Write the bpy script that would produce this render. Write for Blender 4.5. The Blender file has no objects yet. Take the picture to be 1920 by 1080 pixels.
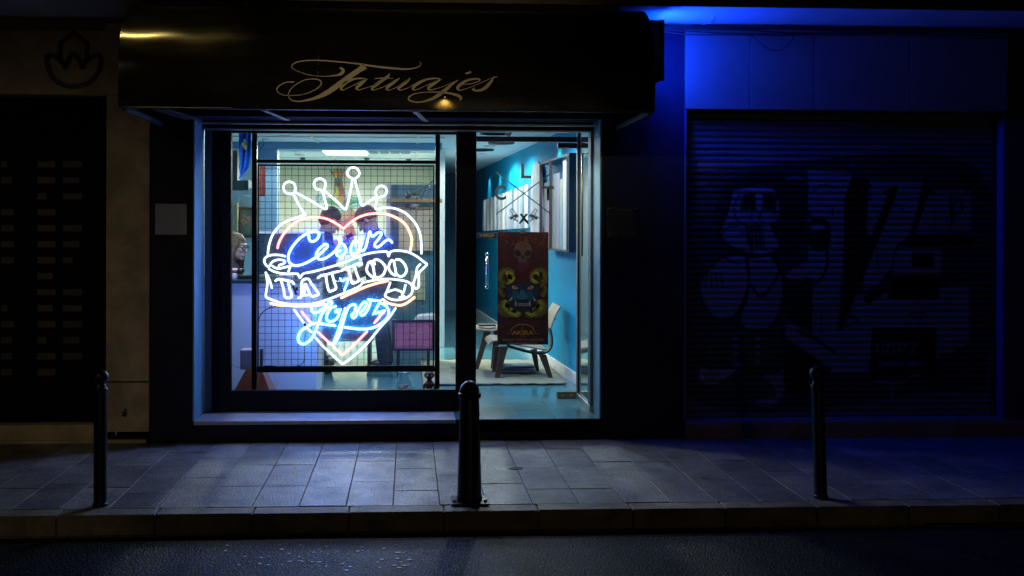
import bpy, bmesh, math, random
import numpy as np
from mathutils import Vector, Matrix
random.seed(7)
rs = np.random.RandomState(7)
S = bpy.context.scene
COL = S.collection
PI = math.pi

# ------------------------------------------------------------------ camera
F = 1900.0; PX0, PY0 = 860.0, 430.0
th = math.atan(95.0 / F); ro = 0.0022
CAM = Vector((0, -8.16, 1.70))
Fw = Vector((math.sin(th), math.cos(th), 0))
Rt = Vector((math.cos(th), -math.sin(th), 0)); Up = Vector((0, 0, 1))
Rr = Rt * math.cos(ro) + Up * math.sin(ro)
Uu = Up * math.cos(ro) - Rt * math.sin(ro)
cd = bpy.data.cameras.new('camera'); cam = bpy.data.objects.new('camera', cd); COL.objects.link(cam)
M = Matrix.Identity(4)
for i in range(3):
    M[i][0] = Rr[i]; M[i][1] = Uu[i]; M[i][2] = -Fw[i]; M[i][3] = CAM[i]
cam.matrix_world = M
cd.sensor_width = 36; cd.lens = F / 1920 * 36
cd.shift_x = (960 - PX0) / 1920; cd.shift_y = -(540 - PY0) / 1920
cd.clip_start = 0.05; cd.clip_end = 400
S.camera = cam

def P(px, py, Y):
    """point of the vertical plane y = Y seen at photograph pixel (px, py)"""
    d = Fw * F + Rr * (px - PX0) + Uu * (PY0 - py)
    return CAM + d * ((Y - CAM.y) / d.y)
def G(px, py, z=0.0):
    """point of the horizontal plane z seen at a pixel"""
    d = Fw * F + Rr * (px - PX0) + Uu * (PY0 - py)
    return CAM + d * ((z - CAM.z) / d.z)

# ------------------------------------------------------------------ materials
MATS = {}
def mat(name, col, rough=0.6, metal=0.0, spec=0.5, var=0.0, vscale=6.0, bump=0.0, bscale=60.0, emit=None, es=1.0,
        col2=None, coat=0.0, stretch=(1, 1, 1), rvar=0.0):
    if name in MATS: return MATS[name]
    m = bpy.data.materials.new(name); m.use_nodes = True
    nt = m.node_tree; N = nt.nodes; L = nt.links
    b = N['Principled BSDF']
    b.inputs['Base Color'].default_value = (*col, 1)
    b.inputs['Roughness'].default_value = rough
    b.inputs['Metallic'].default_value = metal
    b.inputs['Specular IOR Level'].default_value = spec
    b.inputs['Coat Weight'].default_value = coat
    if emit:
        b.inputs['Emission Color'].default_value = (*emit, 1)
        b.inputs['Emission Strength'].default_value = es
    tc = N.new('ShaderNodeTexCoord'); mp = N.new('ShaderNodeMapping'); mp.inputs['Scale'].default_value = stretch
    L.new(tc.outputs['Object'], mp.inputs['Vector'])
    if var or col2:
        n = N.new('ShaderNodeTexNoise'); n.inputs['Scale'].default_value = vscale; n.inputs['Detail'].default_value = 6
        n.inputs['Roughness'].default_value = 0.65
        L.new(mp.outputs[0], n.inputs['Vector'])
        r = N.new('ShaderNodeValToRGB'); r.color_ramp.elements[0].position = 0.3; r.color_ramp.elements[1].position = 0.7
        c2 = col2 if col2 else tuple(min(1, c * (1 + var)) for c in col)
        c1 = tuple(c * (1 - var) for c in col)
        r.color_ramp.elements[0].color = (*c1, 1); r.color_ramp.elements[1].color = (*c2, 1)
        L.new(n.outputs['Fac'], r.inputs['Fac']); L.new(r.outputs['Color'], b.inputs['Base Color'])
        if rvar:
            mr = N.new('ShaderNodeMapRange'); mr.inputs[3].default_value = max(0, rough - rvar); mr.inputs[4].default_value = min(1, rough + rvar)
            mr.inputs[1].default_value = 0.3; mr.inputs[2].default_value = 0.7
            L.new(n.outputs['Fac'], mr.inputs[0]); L.new(mr.outputs[0], b.inputs['Roughness'])
    if bump:
        n2 = N.new('ShaderNodeTexNoise'); n2.inputs['Scale'].default_value = bscale; n2.inputs['Detail'].default_value = 5
        L.new(mp.outputs[0], n2.inputs['Vector'])
        bp = N.new('ShaderNodeBump'); bp.inputs['Strength'].default_value = bump; bp.inputs['Distance'].default_value = 0.01
        L.new(n2.outputs['Fac'], bp.inputs['Height']); L.new(bp.outputs['Normal'], b.inputs['Normal'])
    MATS[name] = m
    return m

def glow(name, col, k=1.0):
    if name in MATS: return MATS[name]
    m = bpy.data.materials.new(name); m.use_nodes = True
    nt = m.node_tree; N = nt.nodes; N.clear()
    e = N.new('ShaderNodeEmission'); e.inputs[0].default_value = (*col, 1); e.inputs[1].default_value = k
    o = N.new('ShaderNodeOutputMaterial'); nt.links.new(e.outputs[0], o.inputs[0])
    MATS[name] = m
    return m

def glass(name, refl=0.06, tint=(0.93, 0.97, 0.97), rough=0.0):
    """thin pane: clear with a fresnel reflection"""
    if name in MATS: return MATS[name]
    m = bpy.data.materials.new(name); m.use_nodes = True
    nt = m.node_tree; N = nt.nodes; L = nt.links; N.clear()
    t = N.new('ShaderNodeBsdfTransparent'); t.inputs[0].default_value = (*tint, 1)
    g = N.new('ShaderNodeBsdfGlossy'); g.inputs['Roughness'].default_value = rough
    lw = N.new('ShaderNodeLayerWeight'); lw.inputs[0].default_value = .5
    pw = N.new('ShaderNodeMath'); pw.operation = 'POWER'; pw.inputs[1].default_value = 5; L.new(lw.outputs['Facing'], pw.inputs[0])
    fr = N.new('ShaderNodeMath'); fr.operation = 'MULTIPLY_ADD'; fr.inputs[1].default_value = .9; fr.inputs[2].default_value = refl * .5; L.new(pw.outputs[0], fr.inputs[0])
    mx = N.new('ShaderNodeMixShader'); o = N.new('ShaderNodeOutputMaterial')
    L.new(fr.outputs[0], mx.inputs[0]); L.new(t.outputs[0], mx.inputs[1]); L.new(g.outputs[0], mx.inputs[2]); L.new(mx.outputs[0], o.inputs[0])
    MATS[name] = m
    return m

def veil(name, amount, col=(0.9, 0.9, 0.9)):
    """see-through sheet for the added tube glow: lets most light through, scatters a little"""
    if name in MATS: return MATS[name]
    m = bpy.data.materials.new(name); m.use_nodes = True
    nt = m.node_tree; N = nt.nodes; L = nt.links; N.clear()
    t = N.new('ShaderNodeBsdfTransparent'); d = N.new('ShaderNodeBsdfDiffuse'); d.inputs[0].default_value = (*col, 1)
    mx = N.new('ShaderNodeMixShader'); mx.inputs[0].default_value = amount; o = N.new('ShaderNodeOutputMaterial')
    L.new(t.outputs[0], mx.inputs[1]); L.new(d.outputs[0], mx.inputs[2]); L.new(mx.outputs[0], o.inputs[0])
    MATS[name] = m
    return m

# ------------------------------------------------------------------ mesh helpers
class MB:
    def __init__(s): s.bm = bmesh.new()
    def box(s, a, b):
        x0, x1 = sorted((a[0], b[0])); y0, y1 = sorted((a[1], b[1])); z0, z1 = sorted((a[2], b[2]))
        v = [s.bm.verts.new(c) for c in ((x0,y0,z0),(x1,y0,z0),(x1,y1,z0),(x0,y1,z0),(x0,y0,z1),(x1,y0,z1),(x1,y1,z1),(x0,y1,z1))]
        for f in ((3,2,1,0),(4,5,6,7),(0,1,5,4),(1,2,6,5),(2,3,7,6),(3,0,4,7)): s.bm.faces.new([v[i] for i in f])
        return s
    def pbox(s, x0, y0, x1, y1, Y, d):
        """box with its front face at pixels (x0,y0)-(x1,y1) on plane Y, going back by d"""
        a = P(x0, y0, Y); b = P(x1, y1, Y)
        return s.box((a.x, Y, a.z), (b.x, Y + d, b.z))
    def prism(s, pts, d):
        """front polygon (3D points), extruded by vector d"""
        d = Vector(d); n = len(pts)
        a = [s.bm.verts.new(Vector(p)) for p in pts]; b = [s.bm.verts.new(Vector(p) + d) for p in pts]
        try:
            s.bm.faces.new(a); s.bm.faces.new(b[::-1])
        except Exception: pass
        for i in range(n):
            j = (i + 1) % n; s.bm.faces.new((a[j], a[i], b[i], b[j]))
        return s
    def tube(s, pts, r, n=8, cap=True):
        pts = [Vector(p) for p in pts]
        if len(pts) < 2: return s
        rr = r if isinstance(r, (list, tuple)) else [r] * len(pts)
        rings = []; up = None
        for i, p in enumerate(pts):
            t = (pts[min(i+1, len(pts)-1)] - pts[max(i-1, 0)])
            if t.length < 1e-9: t = Vector((0,0,1))
            t.normalize()
            if up is None:
                up = Vector((0,1,0)) if abs(t.y) < 0.9 else Vector((1,0,0))
            u = (up - t * up.dot(t))
            if u.length < 1e-6: u = t.orthogonal()
            u.normalize(); up = u; w = t.cross(u)
            rings.append([s.bm.verts.new(p + (u * math.cos(a) + w * math.sin(a)) * rr[i]) for a in [2*PI*k/n for k in range(n)]])
        for a, b in zip(rings, rings[1:]):
            for k in range(n): s.bm.faces.new((a[k], a[(k+1) % n], b[(k+1) % n], b[k]))
        if cap:
            s.bm.faces.new(rings[0][::-1]); s.bm.faces.new(rings[-1])
        return s
    def lathe(s, c, prof, n=24, axis='z'):
        rings = []
        for r, h in prof:
            ring = []
            for k in range(n):
                a = 2*PI*k/n
                if axis == 'z': q = (c[0] + r*math.cos(a), c[1] + r*math.sin(a), c[2] + h)
                elif axis == 'y': q = (c[0] + r*math.cos(a), c[1] + h, c[2] + r*math.sin(a))
                else: q = (c[0] + h, c[1] + r*math.cos(a), c[2] + r*math.sin(a))
                ring.append(s.bm.verts.new(q))
            rings.append(ring)
        for a, b in zip(rings, rings[1:]):
            for k in range(n): s.bm.faces.new((a[k], a[(k+1) % n], b[(k+1) % n], b[k]))
        s.bm.faces.new(rings[0][::-1]); s.bm.faces.new(rings[-1])
        return s
    def ball(s, c, r, n=16, m=10, R=None):
        """ellipsoid, radii r, optional rotation"""
        if not hasattr(r, '__len__'): r = (r, r, r)
        rings = []
        def q(a, b):
            v = Vector((r[0]*math.sin(b)*math.cos(a), r[1]*math.sin(b)*math.sin(a), r[2]*math.cos(b)))
            if R is not None: v = R @ v
            return Vector(c) + v
        top = s.bm.verts.new(q(0, 0)); bot = s.bm.verts.new(q(0, PI))
        for j in range(1, m): rings.append([s.bm.verts.new(q(2*PI*k/n, PI*j/m)) for k in range(n)])
        for k in range(n):
            s.bm.faces.new((top, rings[0][k], rings[0][(k+1) % n])); s.bm.faces.new((bot, rings[-1][(k+1) % n], rings[-1][k]))
        for a, b in zip(rings, rings[1:]):
            for k in range(n): s.bm.faces.new((a[k], b[k], b[(k+1) % n], a[(k+1) % n]))
        return s
    def limb(s, a, b, ra, rb, n=12):
        """tapered capsule"""
        a = Vector(a); b = Vector(b); K = 10
        s.tube([a.lerp(b, i/K) for i in range(K+1)], [ra + (rb-ra)*i/K for i in range(K+1)], n)
        s.ball(a, ra, n, 8); s.ball(b, rb, n, 8)
        return s
    def ribbon(s, pts, th_, nrm=(0, -1, 0)):
        """flat calligraphic stroke: pts = (Vector, width); th_ = thickness towards nrm"""
        nrm = Vector(nrm); A = []; 
        for i, (p, w) in enumerate(pts):
            t = (pts[min(i+1, len(pts)-1)][0] - pts[max(i-1, 0)][0]).normalized()
            sd = nrm.cross(t).normalized() * (w / 2)
            A.append((p + sd, p - sd))
        f = [[s.bm.verts.new(q + nrm * th_) for q in ab] for ab in A]
        for a, b in zip(f, f[1:]): s.bm.faces.new((a[0], a[1], b[1], b[0]))
        return s

def obj(name, mb, m, parent=None, smooth=False, bevel=0, label=None, remesh=0, seg=2):
    bm = mb.bm if isinstance(mb, MB) else mb
    bmesh.ops.recalc_face_normals(bm, faces=bm.faces)
    me = bpy.data.meshes.new(name); bm.to_mesh(me); bm.free()
    if isinstance(m, (list, tuple)):
        for k in m: me.materials.append(k)
    else: me.materials.append(m)
    if smooth:
        for p in me.polygons: p.use_smooth = True
    o = bpy.data.objects.new(name, me); COL.objects.link(o)
    if remesh:
        md = o.modifiers.new('r', 'REMESH'); md.mode = 'VOXEL'; md.voxel_size = remesh; md.use_smooth_shade = True
        md2 = o.modifiers.new('s', 'SMOOTH'); md2.iterations = 4; md2.factor = 0.5
    if bevel:
        md = o.modifiers.new('b', 'BEVEL'); md.width = bevel; md.segments = seg; md.limit_method = 'ANGLE'; md.angle_limit = 0.6
    if parent is not None:
        o.parent = parent; o.matrix_parent_inverse = PINV(parent)
    if label: o['label'] = label
    return o
LOC = {}
def PINV(p): return Matrix.Translation(LOC.get(p.name, Vector())).inverted()
def thing(name, label, cat, loc=(0, 0, 0), group=None):
    o = bpy.data.objects.new(name, None); COL.objects.link(o); o.location = loc; o.empty_display_size = 0.1
    LOC[o.name] = Vector(loc); o['label'] = label; o['category'] = cat
    if group: o['group'] = group
    return o
def tag(o, label, cat, group=None):
    o['label'] = label; o['category'] = cat
    if group: o['group'] = group
    return o
def struct(o): o['kind'] = 'structure'; return o
def stuff(o, label, cat): o['kind'] = 'stuff'; o['label'] = label; o['category'] = cat; return o

def smooth_path(pts, k=6, closed=False):
    """Catmull-Rom through the points (any dimension)"""
    p = [np.array(q, float) for q in pts]; n = len(p); out = []
    for i in range(n - 1):
        a = p[i-1] if i > 0 else 2*p[0] - p[1]; b = p[i]; c = p[i+1]; d = p[i+2] if i+2 < n else 2*p[-1] - p[-2]
        for j in range(k):
            t = j / k
            out.append(0.5 * (2*b + (c-a)*t + (2*a - 5*b + 4*c - d)*t*t + (3*b - a - 3*c + d)*t**3))
    out.append(p[-1]); return out

def text_mb(body, size, origin, xdir=(1,0,0), zdir=(0,0,1), extrude=0.0, align='CENTER', bold=0.0, shear=0, squash=1.0, fit=None, lift=0.0015):
    cu = bpy.data.curves.new('t', 'FONT'); cu.body = body; cu.size = size; cu.extrude = extrude; cu.offset = bold; cu.shear = shear
    cu.align_x = align; cu.align_y = 'CENTER'; cu.resolution_u = 3
    o = bpy.data.objects.new('t', cu); me = bpy.data.meshes.new_from_object(o)
    bm = bmesh.new(); bm.from_mesh(me)
    x = Vector(xdir).normalized(); z = Vector(zdir).normalized(); nn = x.cross(z)
    w = 1.0
    if fit:
        xs = [v.co.x for v in bm.verts]; w = fit / max(1e-6, max(xs) - min(xs))
    for v in bm.verts:
        c = v.co.copy(); v.co = Vector(origin) + x * c.x * squash * w + z * c.y + nn * (c.z - 0) * 1 + nn * lift
    bpy.data.objects.remove(o); bpy.data.curves.remove(cu); bpy.data.meshes.remove(me)
    mb = MB(); mb.bm.free(); mb.bm = bm
    return mb
# ------------------------------------------------------------------ shared materials
navy = mat('navy_paint', (0.007, 0.010, 0.034), 0.6, spec=.25, var=0.3, vscale=3, bump=0.25, bscale=45)
navy_trim = mat('navy_trim', (0.16, 0.36, 0.46), 0.5, var=0.1, vscale=5, bump=0.1)
frame_dark = mat('frame_dark', (0.0025, 0.004, 0.010), 0.5, spec=.2, var=0.2, vscale=8)
alu = mat('aluminium', (0.45, 0.48, 0.5), 0.35, 0.9, var=0.12, vscale=12, stretch=(8, 8, 0.5))
steel_dark = mat('steel_dark', (0.03, 0.035, 0.045), 0.4, 0.7, var=0.2)
chrome = mat('chrome', (0.75, 0.75, 0.77), 0.12, 1.0)
brass = mat('brass_plate', (0.22, 0.2, 0.12), 0.35, 0.9, var=0.2, vscale=20)
cream_stone = mat('cream_stone', (0.42, 0.33, 0.20), 0.8, var=0.35, vscale=4, bump=0.5, bscale=70)
cream_dark = mat('cream_render', (0.2, 0.17, 0.13), 0.85, var=0.25, vscale=3, bump=0.3)
black_matte = mat('black_matte', (0.006, 0.006, 0.008), 0.6)
white_paint = mat('white_paint', (0.72, 0.72, 0.72), 0.5, var=0.04, vscale=3)
cream_wall = mat('cream_wall', (0.52, 0.51, 0.36), 0.7, var=0.06, vscale=1.5, bump=0.05)
blue_wall = mat('blue_wall', (0.001, 0.24, 0.42), 0.6, spec=.15, var=0.12, vscale=1.2, bump=0.06, bscale=30)
pale_blue = mat('pale_blue_paint', (0.16, 0.34, 0.52), 0.6, var=0.08, vscale=2)
tile_teal = mat('teal_tile', (0.10, 0.26, 0.30), 0.16, var=0.15, vscale=2)
sill_stone = mat('sill_stone', (0.45, 0.44, 0.5), 0.55, var=0.2, vscale=8, bump=0.15, bscale=90)
ceil_mat = mat('ceiling_tile', (0.78, 0.84, 0.86), 0.7, var=0.04)
pane = glass('window_glass')

# ================================================================== SHOP BUILDING
shop = thing('tattoo_shop', 'dark navy painted shopfront with the lit window, glass door and script awning', 'shop building', (0, 0, 0))
ZF = P(765, 787, 0).z            # floor level inside
A = P(362, 218, 0); B = P(1127, 789, 0)          # opening corners
xl, xr = A.x, B.x; zt, zb = A.z, ZF
W0 = P(282, 300, 0).x; W1 = P(1283, 300, 0).x
ztop = 3.375
DW = 0.40
mb = MB()
mb.box((W0, 0, 0), (xl, DW, ztop)).box((xr, 0, 0), (W1, DW, ztop)).box((xl, 0, zt), (xr, DW, ztop)).box((xl, 0, 0), (xr, 0.06, zb - 0.004))
obj('facade_wall', mb, navy, shop, bevel=0.006)
obj('reveal', MB().box((xl, 0.003, zb), (xl + 0.012, DW, zt)), navy_trim, shop)
obj('reveal', MB().box((xr - 0.012, 0.003, zb), (xr, 0.3, zt)), navy_trim, shop)
xm0 = P(855, 500, 0.40).x; xm1 = P(893, 500, 0.40).x
obj('window_ledge', MB().box((xl + 0.012, -0.012, zb - 0.03), (xm0 - 0.02, 0.36, zb)), sill_stone, shop, bevel=0.004)
# interior shell
LX = -3.4; BY = 11.0; CZ = 2.75
flo = MB()
flo.box((xm0 - 0.02, 0.0, zb - 0.1), (xr - 0.012, 1.0, zb - 0.001)); flo.box((LX, 0.47, zb - 0.1), (xm0 - 0.02, 1.0, zb - 0.001)); flo.box((LX, 1.0, zb - 0.1), (2.2, BY, zb - 0.001))
def tilemat():
    m = mat('floor_tile', (0.16, 0.24, 0.27), 0.12)
    nt = m.node_tree; N = nt.nodes; L = nt.links; b = N['Principled BSDF']
    tc = N.new('ShaderNodeTexCoord'); br = N.new('ShaderNodeTexBrick'); L.new(tc.outputs['Object'], br.inputs['Vector'])
    br.inputs['Color1'].default_value = (0.10, 0.25, 0.30, 1); br.inputs['Color2'].default_value = (0.08, 0.22, 0.26, 1); br.inputs['Mortar'].default_value = (0.05, 0.07, 0.08, 1)
    br.inputs['Scale'].default_value = 1.0; br.inputs['Brick Width'].default_value = 0.6; br.inputs['Row Height'].default_value = 0.6; br.inputs['Mortar Size'].default_value = 0.004; br.offset = 0
    no = N.new('ShaderNodeTexNoise'); no.inputs['Scale'].default_value = 3; no.inputs['Detail'].default_value = 6
    mx = N.new('ShaderNodeMixRGB'); mx.blend_type = 'MULTIPLY'; mx.inputs[0].default_value = 0.5
    L.new(br.outputs['Color'], mx.inputs[1]); L.new(no.outputs['Color'], mx.inputs[2]); L.new(br.outputs['Color'], b.inputs['Base Color'])
    mr = N.new('ShaderNodeMapRange'); mr.inputs[1].default_value = 0.35; mr.inputs[2].default_value = 0.7; mr.inputs[3].default_value = 0.08; mr.inputs[4].default_value = 0.3
    L.new(no.outputs['Fac'], mr.inputs[0]); L.new(mr.outputs[0], b.inputs['Roughness'])
    return m
obj('floor', flo, tilemat(), shop)
obj('ceiling', MB().box((LX, DW, CZ), (2.2, BY, CZ + 0.1)), ceil_mat, shop)
cg = MB()
for gy in (2.2, 3.4, 5.6, 6.8): cg.box((LX, gy, CZ - 0.012), (0.42, gy + 0.03, CZ - 0.002))
for gx in (-2.9, -2.3, -1.1, 0.1): cg.box((gx, DW + 0.1, CZ - 0.014), (gx + 0.03, 8.3, CZ - 0.003))
obj('ceiling_grid', cg, mat('grid_white', (0.7, 0.7, 0.66), 0.5), shop)
obj('ceiling_beam', MB().box((LX, 4.15, 2.665), (0.41, 4.42, CZ - 0.001)), pale_blue, shop, bevel=0.004)
obj('column', MB().box((P(480, 400, 4.15).x, 4.16, zb), (P(519, 400, 4.15).x, 4.41, 2.664)), pale_blue, shop, bevel=0.004)
obj('rear_wall', MB().box((P(505, 400, 8.4).x, 8.4, zb), (0.41, 8.5, CZ)), cream_wall, shop)
obj('side_wall', MB().box((LX, 5.3, zb), (P(482, 400, 5.3).x, 5.4, CZ)), mat('office_wall', (0.3, 0.42, 0.5), 0.7, var=0.06), shop)
obj('left_wall', MB().box((LX - 0.1, DW, zb), (LX, BY, CZ)), mat('office_wall', (0.3, 0.42, 0.5), 0.7), shop)
obj('partition', MB().box((P(825, 400, 5.0).x, 5.0, zb), (P(834, 400, 5.0).x, BY, CZ)), white_paint, shop, bevel=0.004)
obj('corridor_wall', MB().box((0.46, BY, zb), (2.2, BY + 0.1, CZ)), pale_blue, shop)
# slanting blue wall
def wallX(Y): return 1.67 - 0.054 * (Y - 1.92)
bw = MB(); bw.prism([(wallX(1.02), 1.02, zb), (wallX(BY), BY, zb), (wallX(BY), BY, CZ), (wallX(1.02), 1.02, CZ)], (0.1, 0, 0)); obj('blue_wall', bw, blue_wall, shop)
sk = MB(); sk.prism([(wallX(1.03) - 0.018, 1.03, zb), (wallX(BY) - 0.018, BY, zb), (wallX(BY) - 0.018, BY, zb + 0.11), (wallX(1.03) - 0.018, 1.03, zb + 0.11)], (0.017, 0, 0)); obj('skirting_board', sk, white_paint, shop)
# ---- display window
win = obj('window', MB()
    .box((P(397, 400, .40).x, .40, P(640, 770, .40).z), (P(433, 400, .40).x, .47, P(640, 236, .40).z))
    .box((xm0, .398, zb), (xm1, .472, P(870, 236, .40).z))
    .box((P(433, 400, .40).x, .402, P(640, 770, .40).z), (xm0, .468, P(640, 732, .40).z))
    .box((P(433, 400, .40).x, .402, P(640, 250, .40).z), (xm0, .468, P(640, 236, .40).z)), frame_dark, shop, bevel=0.004)
obj('glass_pane', MB().box((P(433, 400, .40).x, .43, P(640, 732, .40).z), (xm0, .436, P(640, 250, .40).z)), pane, win)
obj('outer_trim', MB().box((P(384, 400, .37).x, .36, zb + .001), (P(396, 400, .37).x, .399, zt)).box((P(396.2, 400, .37).x, .37, P(640, 776, .37).z), (xm0, .399, P(640, 771, .37).z)), mat('trim_grey', (0.10, 0.12, 0.15), 0.4, 0.3), win, bevel=0.003)
obj('track_rail', MB().box((xl + .013, .12, zt - .045), (xr - .013, .16, zt - .03)).box((xl + .013, .3, zt - .075), (xr - .013, .398, zt - .062)), alu, shop, bevel=0.002)
obj('head_panel', MB().box((xl + .013, .30, zt - .06), (xr - .013, .398, zt)), navy, shop)
# ---- glazed door at the back of the porch
door = obj('door', MB().box((P(893, 400, 1.0).x - .1, 1.0, zb + .02), (P(1081, 400, 1.0).x, 1.012, P(990, 268, 1.0).z)), pane, shop)
def dbox(name, x0, y0, x1, y1, m, Y=.985, d=.04, **k): return obj(name, MB().pbox(x0, y0, x1, y1, Y, d), m, door, bevel=.003, **k)
obj('transom_pane', MB().box((P(893, 400, 1.0).x - .1, 1.0, P(990, 256, 1.0).z), (P(1081, 400, 1.0).x, 1.01, CZ)), pane, shop)
obj('transom_bar', MB().box((P(893, 400, 1.0).x - .12, .98, P(990, 265.5, .98).z), (P(1083, 400, .98).x, 1.03, P(990, 256, .98).z)), mat('transom_dark', (0.02, 0.02, 0.022), .4, .4), shop, bevel=.003)
dbox('bottom_hinge', 1045, 735, 1083, 747, brass, .97, .06)
dbox('top_hinge', 1046, 268, 1083, 277, steel_dark, .97, .06)
dbox('hinge_screw', 1054, 739.5, 1057, 742.5, chrome, .966, .004); dbox('hinge_screw', 1069, 739.5, 1072, 742.5, chrome, .966, .004)
hx = P(913, 500, .95).x
obj('handle', MB().tube([(hx, .94, P(913, 538, .94).z), (hx, .94, P(913, 477, .94).z)], .013, 12).ball((hx, .94, P(913, 538, .94).z), .018).ball((hx, .94, P(913, 477, .94).z), .018)
    .tube([(hx, .94, P(913, 534, .94).z), (hx, 1.0, P(913, 534, .94).z)], .009).tube([(hx, .94, P(913, 481, .94).z), (hx, 1.0, P(913, 481, .94).z)], .009), chrome, door, smooth=True)
obj('door_closer', MB().pbox(1040, 233, 1069, 243, .93, .06).tube([P(1068, 236, .93), P(1083, 240, .93)], .008), mat('closer_grey', (.18, .18, .17), .4, .6), shop, bevel=.004)
obj('closer_lens', MB().ball(P(1054, 236, .93), (.045, .012, .02)), mat('lens_dark', (.05, .05, .05), .2), shop, smooth=True)
# porch right side: posts, glazed side light and jamb
posts = MB().box((P(1083, 400, .98).x, .97, zb), (P(1095, 400, .97).x, 1.05, CZ))
obj('door_post', posts, steel_dark, shop, bevel=.004)
obj('post_edge', MB().box((P(1081.3, 400, .975).x, .96, zb), (P(1083.6, 400, .975).x, .985, CZ)), alu, shop)
sx = xr - .02
mirror = mat('side_glass', (.55, .72, .72), .07, .85, var=.1, vscale=3)
obj('side_light', MB().box((sx, .42, zb + .06), (sx + .006, .95, zt + .15)), mirror, shop)
obj('side_light_sill', MB().box((sx - .02, .3, zb), (sx + .03, .97, zb + .05)), alu, shop, bevel=.004)
obj('side_light_frame', MB().box((sx - .015, .30, zb + .05), (sx + .02, .42, zt)), mat('frame_blue_grey', (.11, .15, .22), .4, .5), shop, bevel=.004)
obj('side_rail', MB().tube([(sx - .03, .62, P(1100, 480, .62).z), (sx - .03, .62, P(1100, 288, .62).z)], .008).tube([(sx - .005, .62, P(1100, 288, .62).z), (sx - .03, .62, P(1100, 288, .62).z)], .006), brass, shop, smooth=True)
obj('flush_handle', MB().tube(smooth_path([P(1114, 482, .33), P(1112, 475, .3), P(1112, 470, .3), P(1114, 463, .33)]), .006), chrome, shop, smooth=True)
# door lettering
gl = mat('vinyl_dark', (.02, .05, .05), .5)
YD = .994
def vt(body, px, py, h, name='lettering', w=None):
    o = P(px, py, YD); k = 9.15 / 1900
    obj(name, text_mb(body, h * k * 1.42, o, bold=.004, fit=w * k if w else None), gl, door)
vt('L', 985, 322, 27, 'letter', 19); vt('C', 938, 363, 26, 'letter', 22); vt('T', 1027.5, 364, 26, 'letter', 22)
def lineY(mb_, a, b, w, Y=YD):
    k = (Y + 8.16) / 1900; pts = [(P(*a, Y), w*k), (P(*b, Y), w*k)]; return mb_.ribbon(pts, .0015)
cr = MB(); lineY(cr, (930, 323), (1034, 402), 2.0); lineY(cr, (1034, 324), (930, 402), 2.0); obj('crossed_lines', cr, gl, door)
for sgn in (-1, 1):
    tm = MB()
    def q(u, v): return (982 + sgn * (u - 982), v)
    # a small tattoo machine drawn in outline: needle tube, grip, frame, two coils
    lineY(tm, q(990, 419), q(983, 412), 3.4); lineY(tm, q(991, 420), q(978, 405), 1.2); lineY(tm, q(988.5, 417.5), q(976, 405), 3.2) if False else None
    lineY(tm, q(993, 415), q(1003, 408), 2.0); lineY(tm, q(991, 406), q(999, 398), 1.3); lineY(tm, q(999, 398), q(1004, 391), 1.3); lineY(tm, q(1004, 391), q(1008, 394), 1.3)
    lineY(tm, q(1008, 394), q(1002, 403), 1.3); lineY(tm, q(1002, 403), q(1011, 409), 1.3); lineY(tm, q(997, 402), q(1007, 411), 3.2); lineY(tm, q(992, 405), q(1002, 414), 1.4)
    lineY(tm, q(994, 403), q(999, 408), 3); lineY(tm, q(1004, 411), q(1008, 406), 2)
    obj('machine_emblem', tm, gl, door)
nm = MB(); lineY(nm, (976, 401), (990, 418), 4.0); lineY(nm, (988, 401), (975, 418), 4.0); obj('crossed_needles', nm, gl, door)
# small PUSH strip on the door
st = dbox('push_sign', 894, 437, 931, 447, mat('strip_black', (.02, .018, .015), .5), .99, .003)
obj('push_lettering', text_mb('EMPUJAR', .034, P(916, 442, .989), fit=.1), mat('strip_yellow', (.45, .35, .08), .6), st)
obj('push_arrow', MB().prism([P(899, 442, .988), P(903, 439.4, .988), P(903, 444.6, .988)], (0, -.001, 0)), mat('strip_blue', (.05, .2, .6), .5), st)

# ================================================================== AWNING
awn = thing('awning', 'black vinyl shop awning with gold script lettering above the lit window', 'awning', (0, 0, 2.52))
AX0, AX1, AY, AZ = P(222, 206, -1.16).x, P(1228, 215, -1.16).x, -1.16, 2.525
prof = [(-1.16, AZ), (-1.165, 2.65), (-1.165, 2.8), (-1.15, 2.92), (-1.12, 3.03), (-1.06, 3.13), (-.97, 3.22), (-.84, 3.29), (-.66, 3.33), (-.4, 3.35), (0, 3.36)]
prof = smooth_path(prof, 5)
vinyl = mat('awning_vinyl', (.005, .005, .005), .19, spec=.6, var=.25, vscale=2.5, bump=.04, bscale=7, stretch=(.6, 3, 3), rvar=.05)
for i, (a, b, off) in enumerate(((222, 433.5, 0.0), (434, 1027, -.007), (1027.5, 1228, -.002))):
    xa, xb = P(a, 150, AY).x, P(b, 150, AY).x; bm = bmesh.new(); K = 26; rows = []
    for j, (y, z) in enumerate(prof):
        wv = math.sin(j * .35 + i) * .0016
        rows.append([bm.verts.new((xa + (xb - xa) * k / K, y + off + wv * math.sin(k * .4 + i * 2), z + off * .6)) for k in range(K + 1)])
    for r0, r1 in zip(rows, rows[1:]):
        for k in range(K): bm.faces.new((r0[k], r0[k+1], r1[k+1], r1[k]))
    obj('canopy_panel', bm, vinyl, awn, smooth=True)
for xx, nm_ in ((AX0, 1), (AX1, -1)):
    e = MB(); e.prism([(xx, y, z) for y, z in prof] + [(xx, 0, AZ)], (.012 * nm_, 0, 0)); obj('end_panel', e, vinyl, awn)
strut = mat('awning_steel', (.07, .075, .09), .4, .8, var=.15)
for xx in (AX0 + .02, AX1 - .05):
    obj('side_bar', MB().box((xx, AY + .01, AZ - .022), (xx + .035, -.0, AZ + .012)), strut, awn, bevel=.003)
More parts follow.
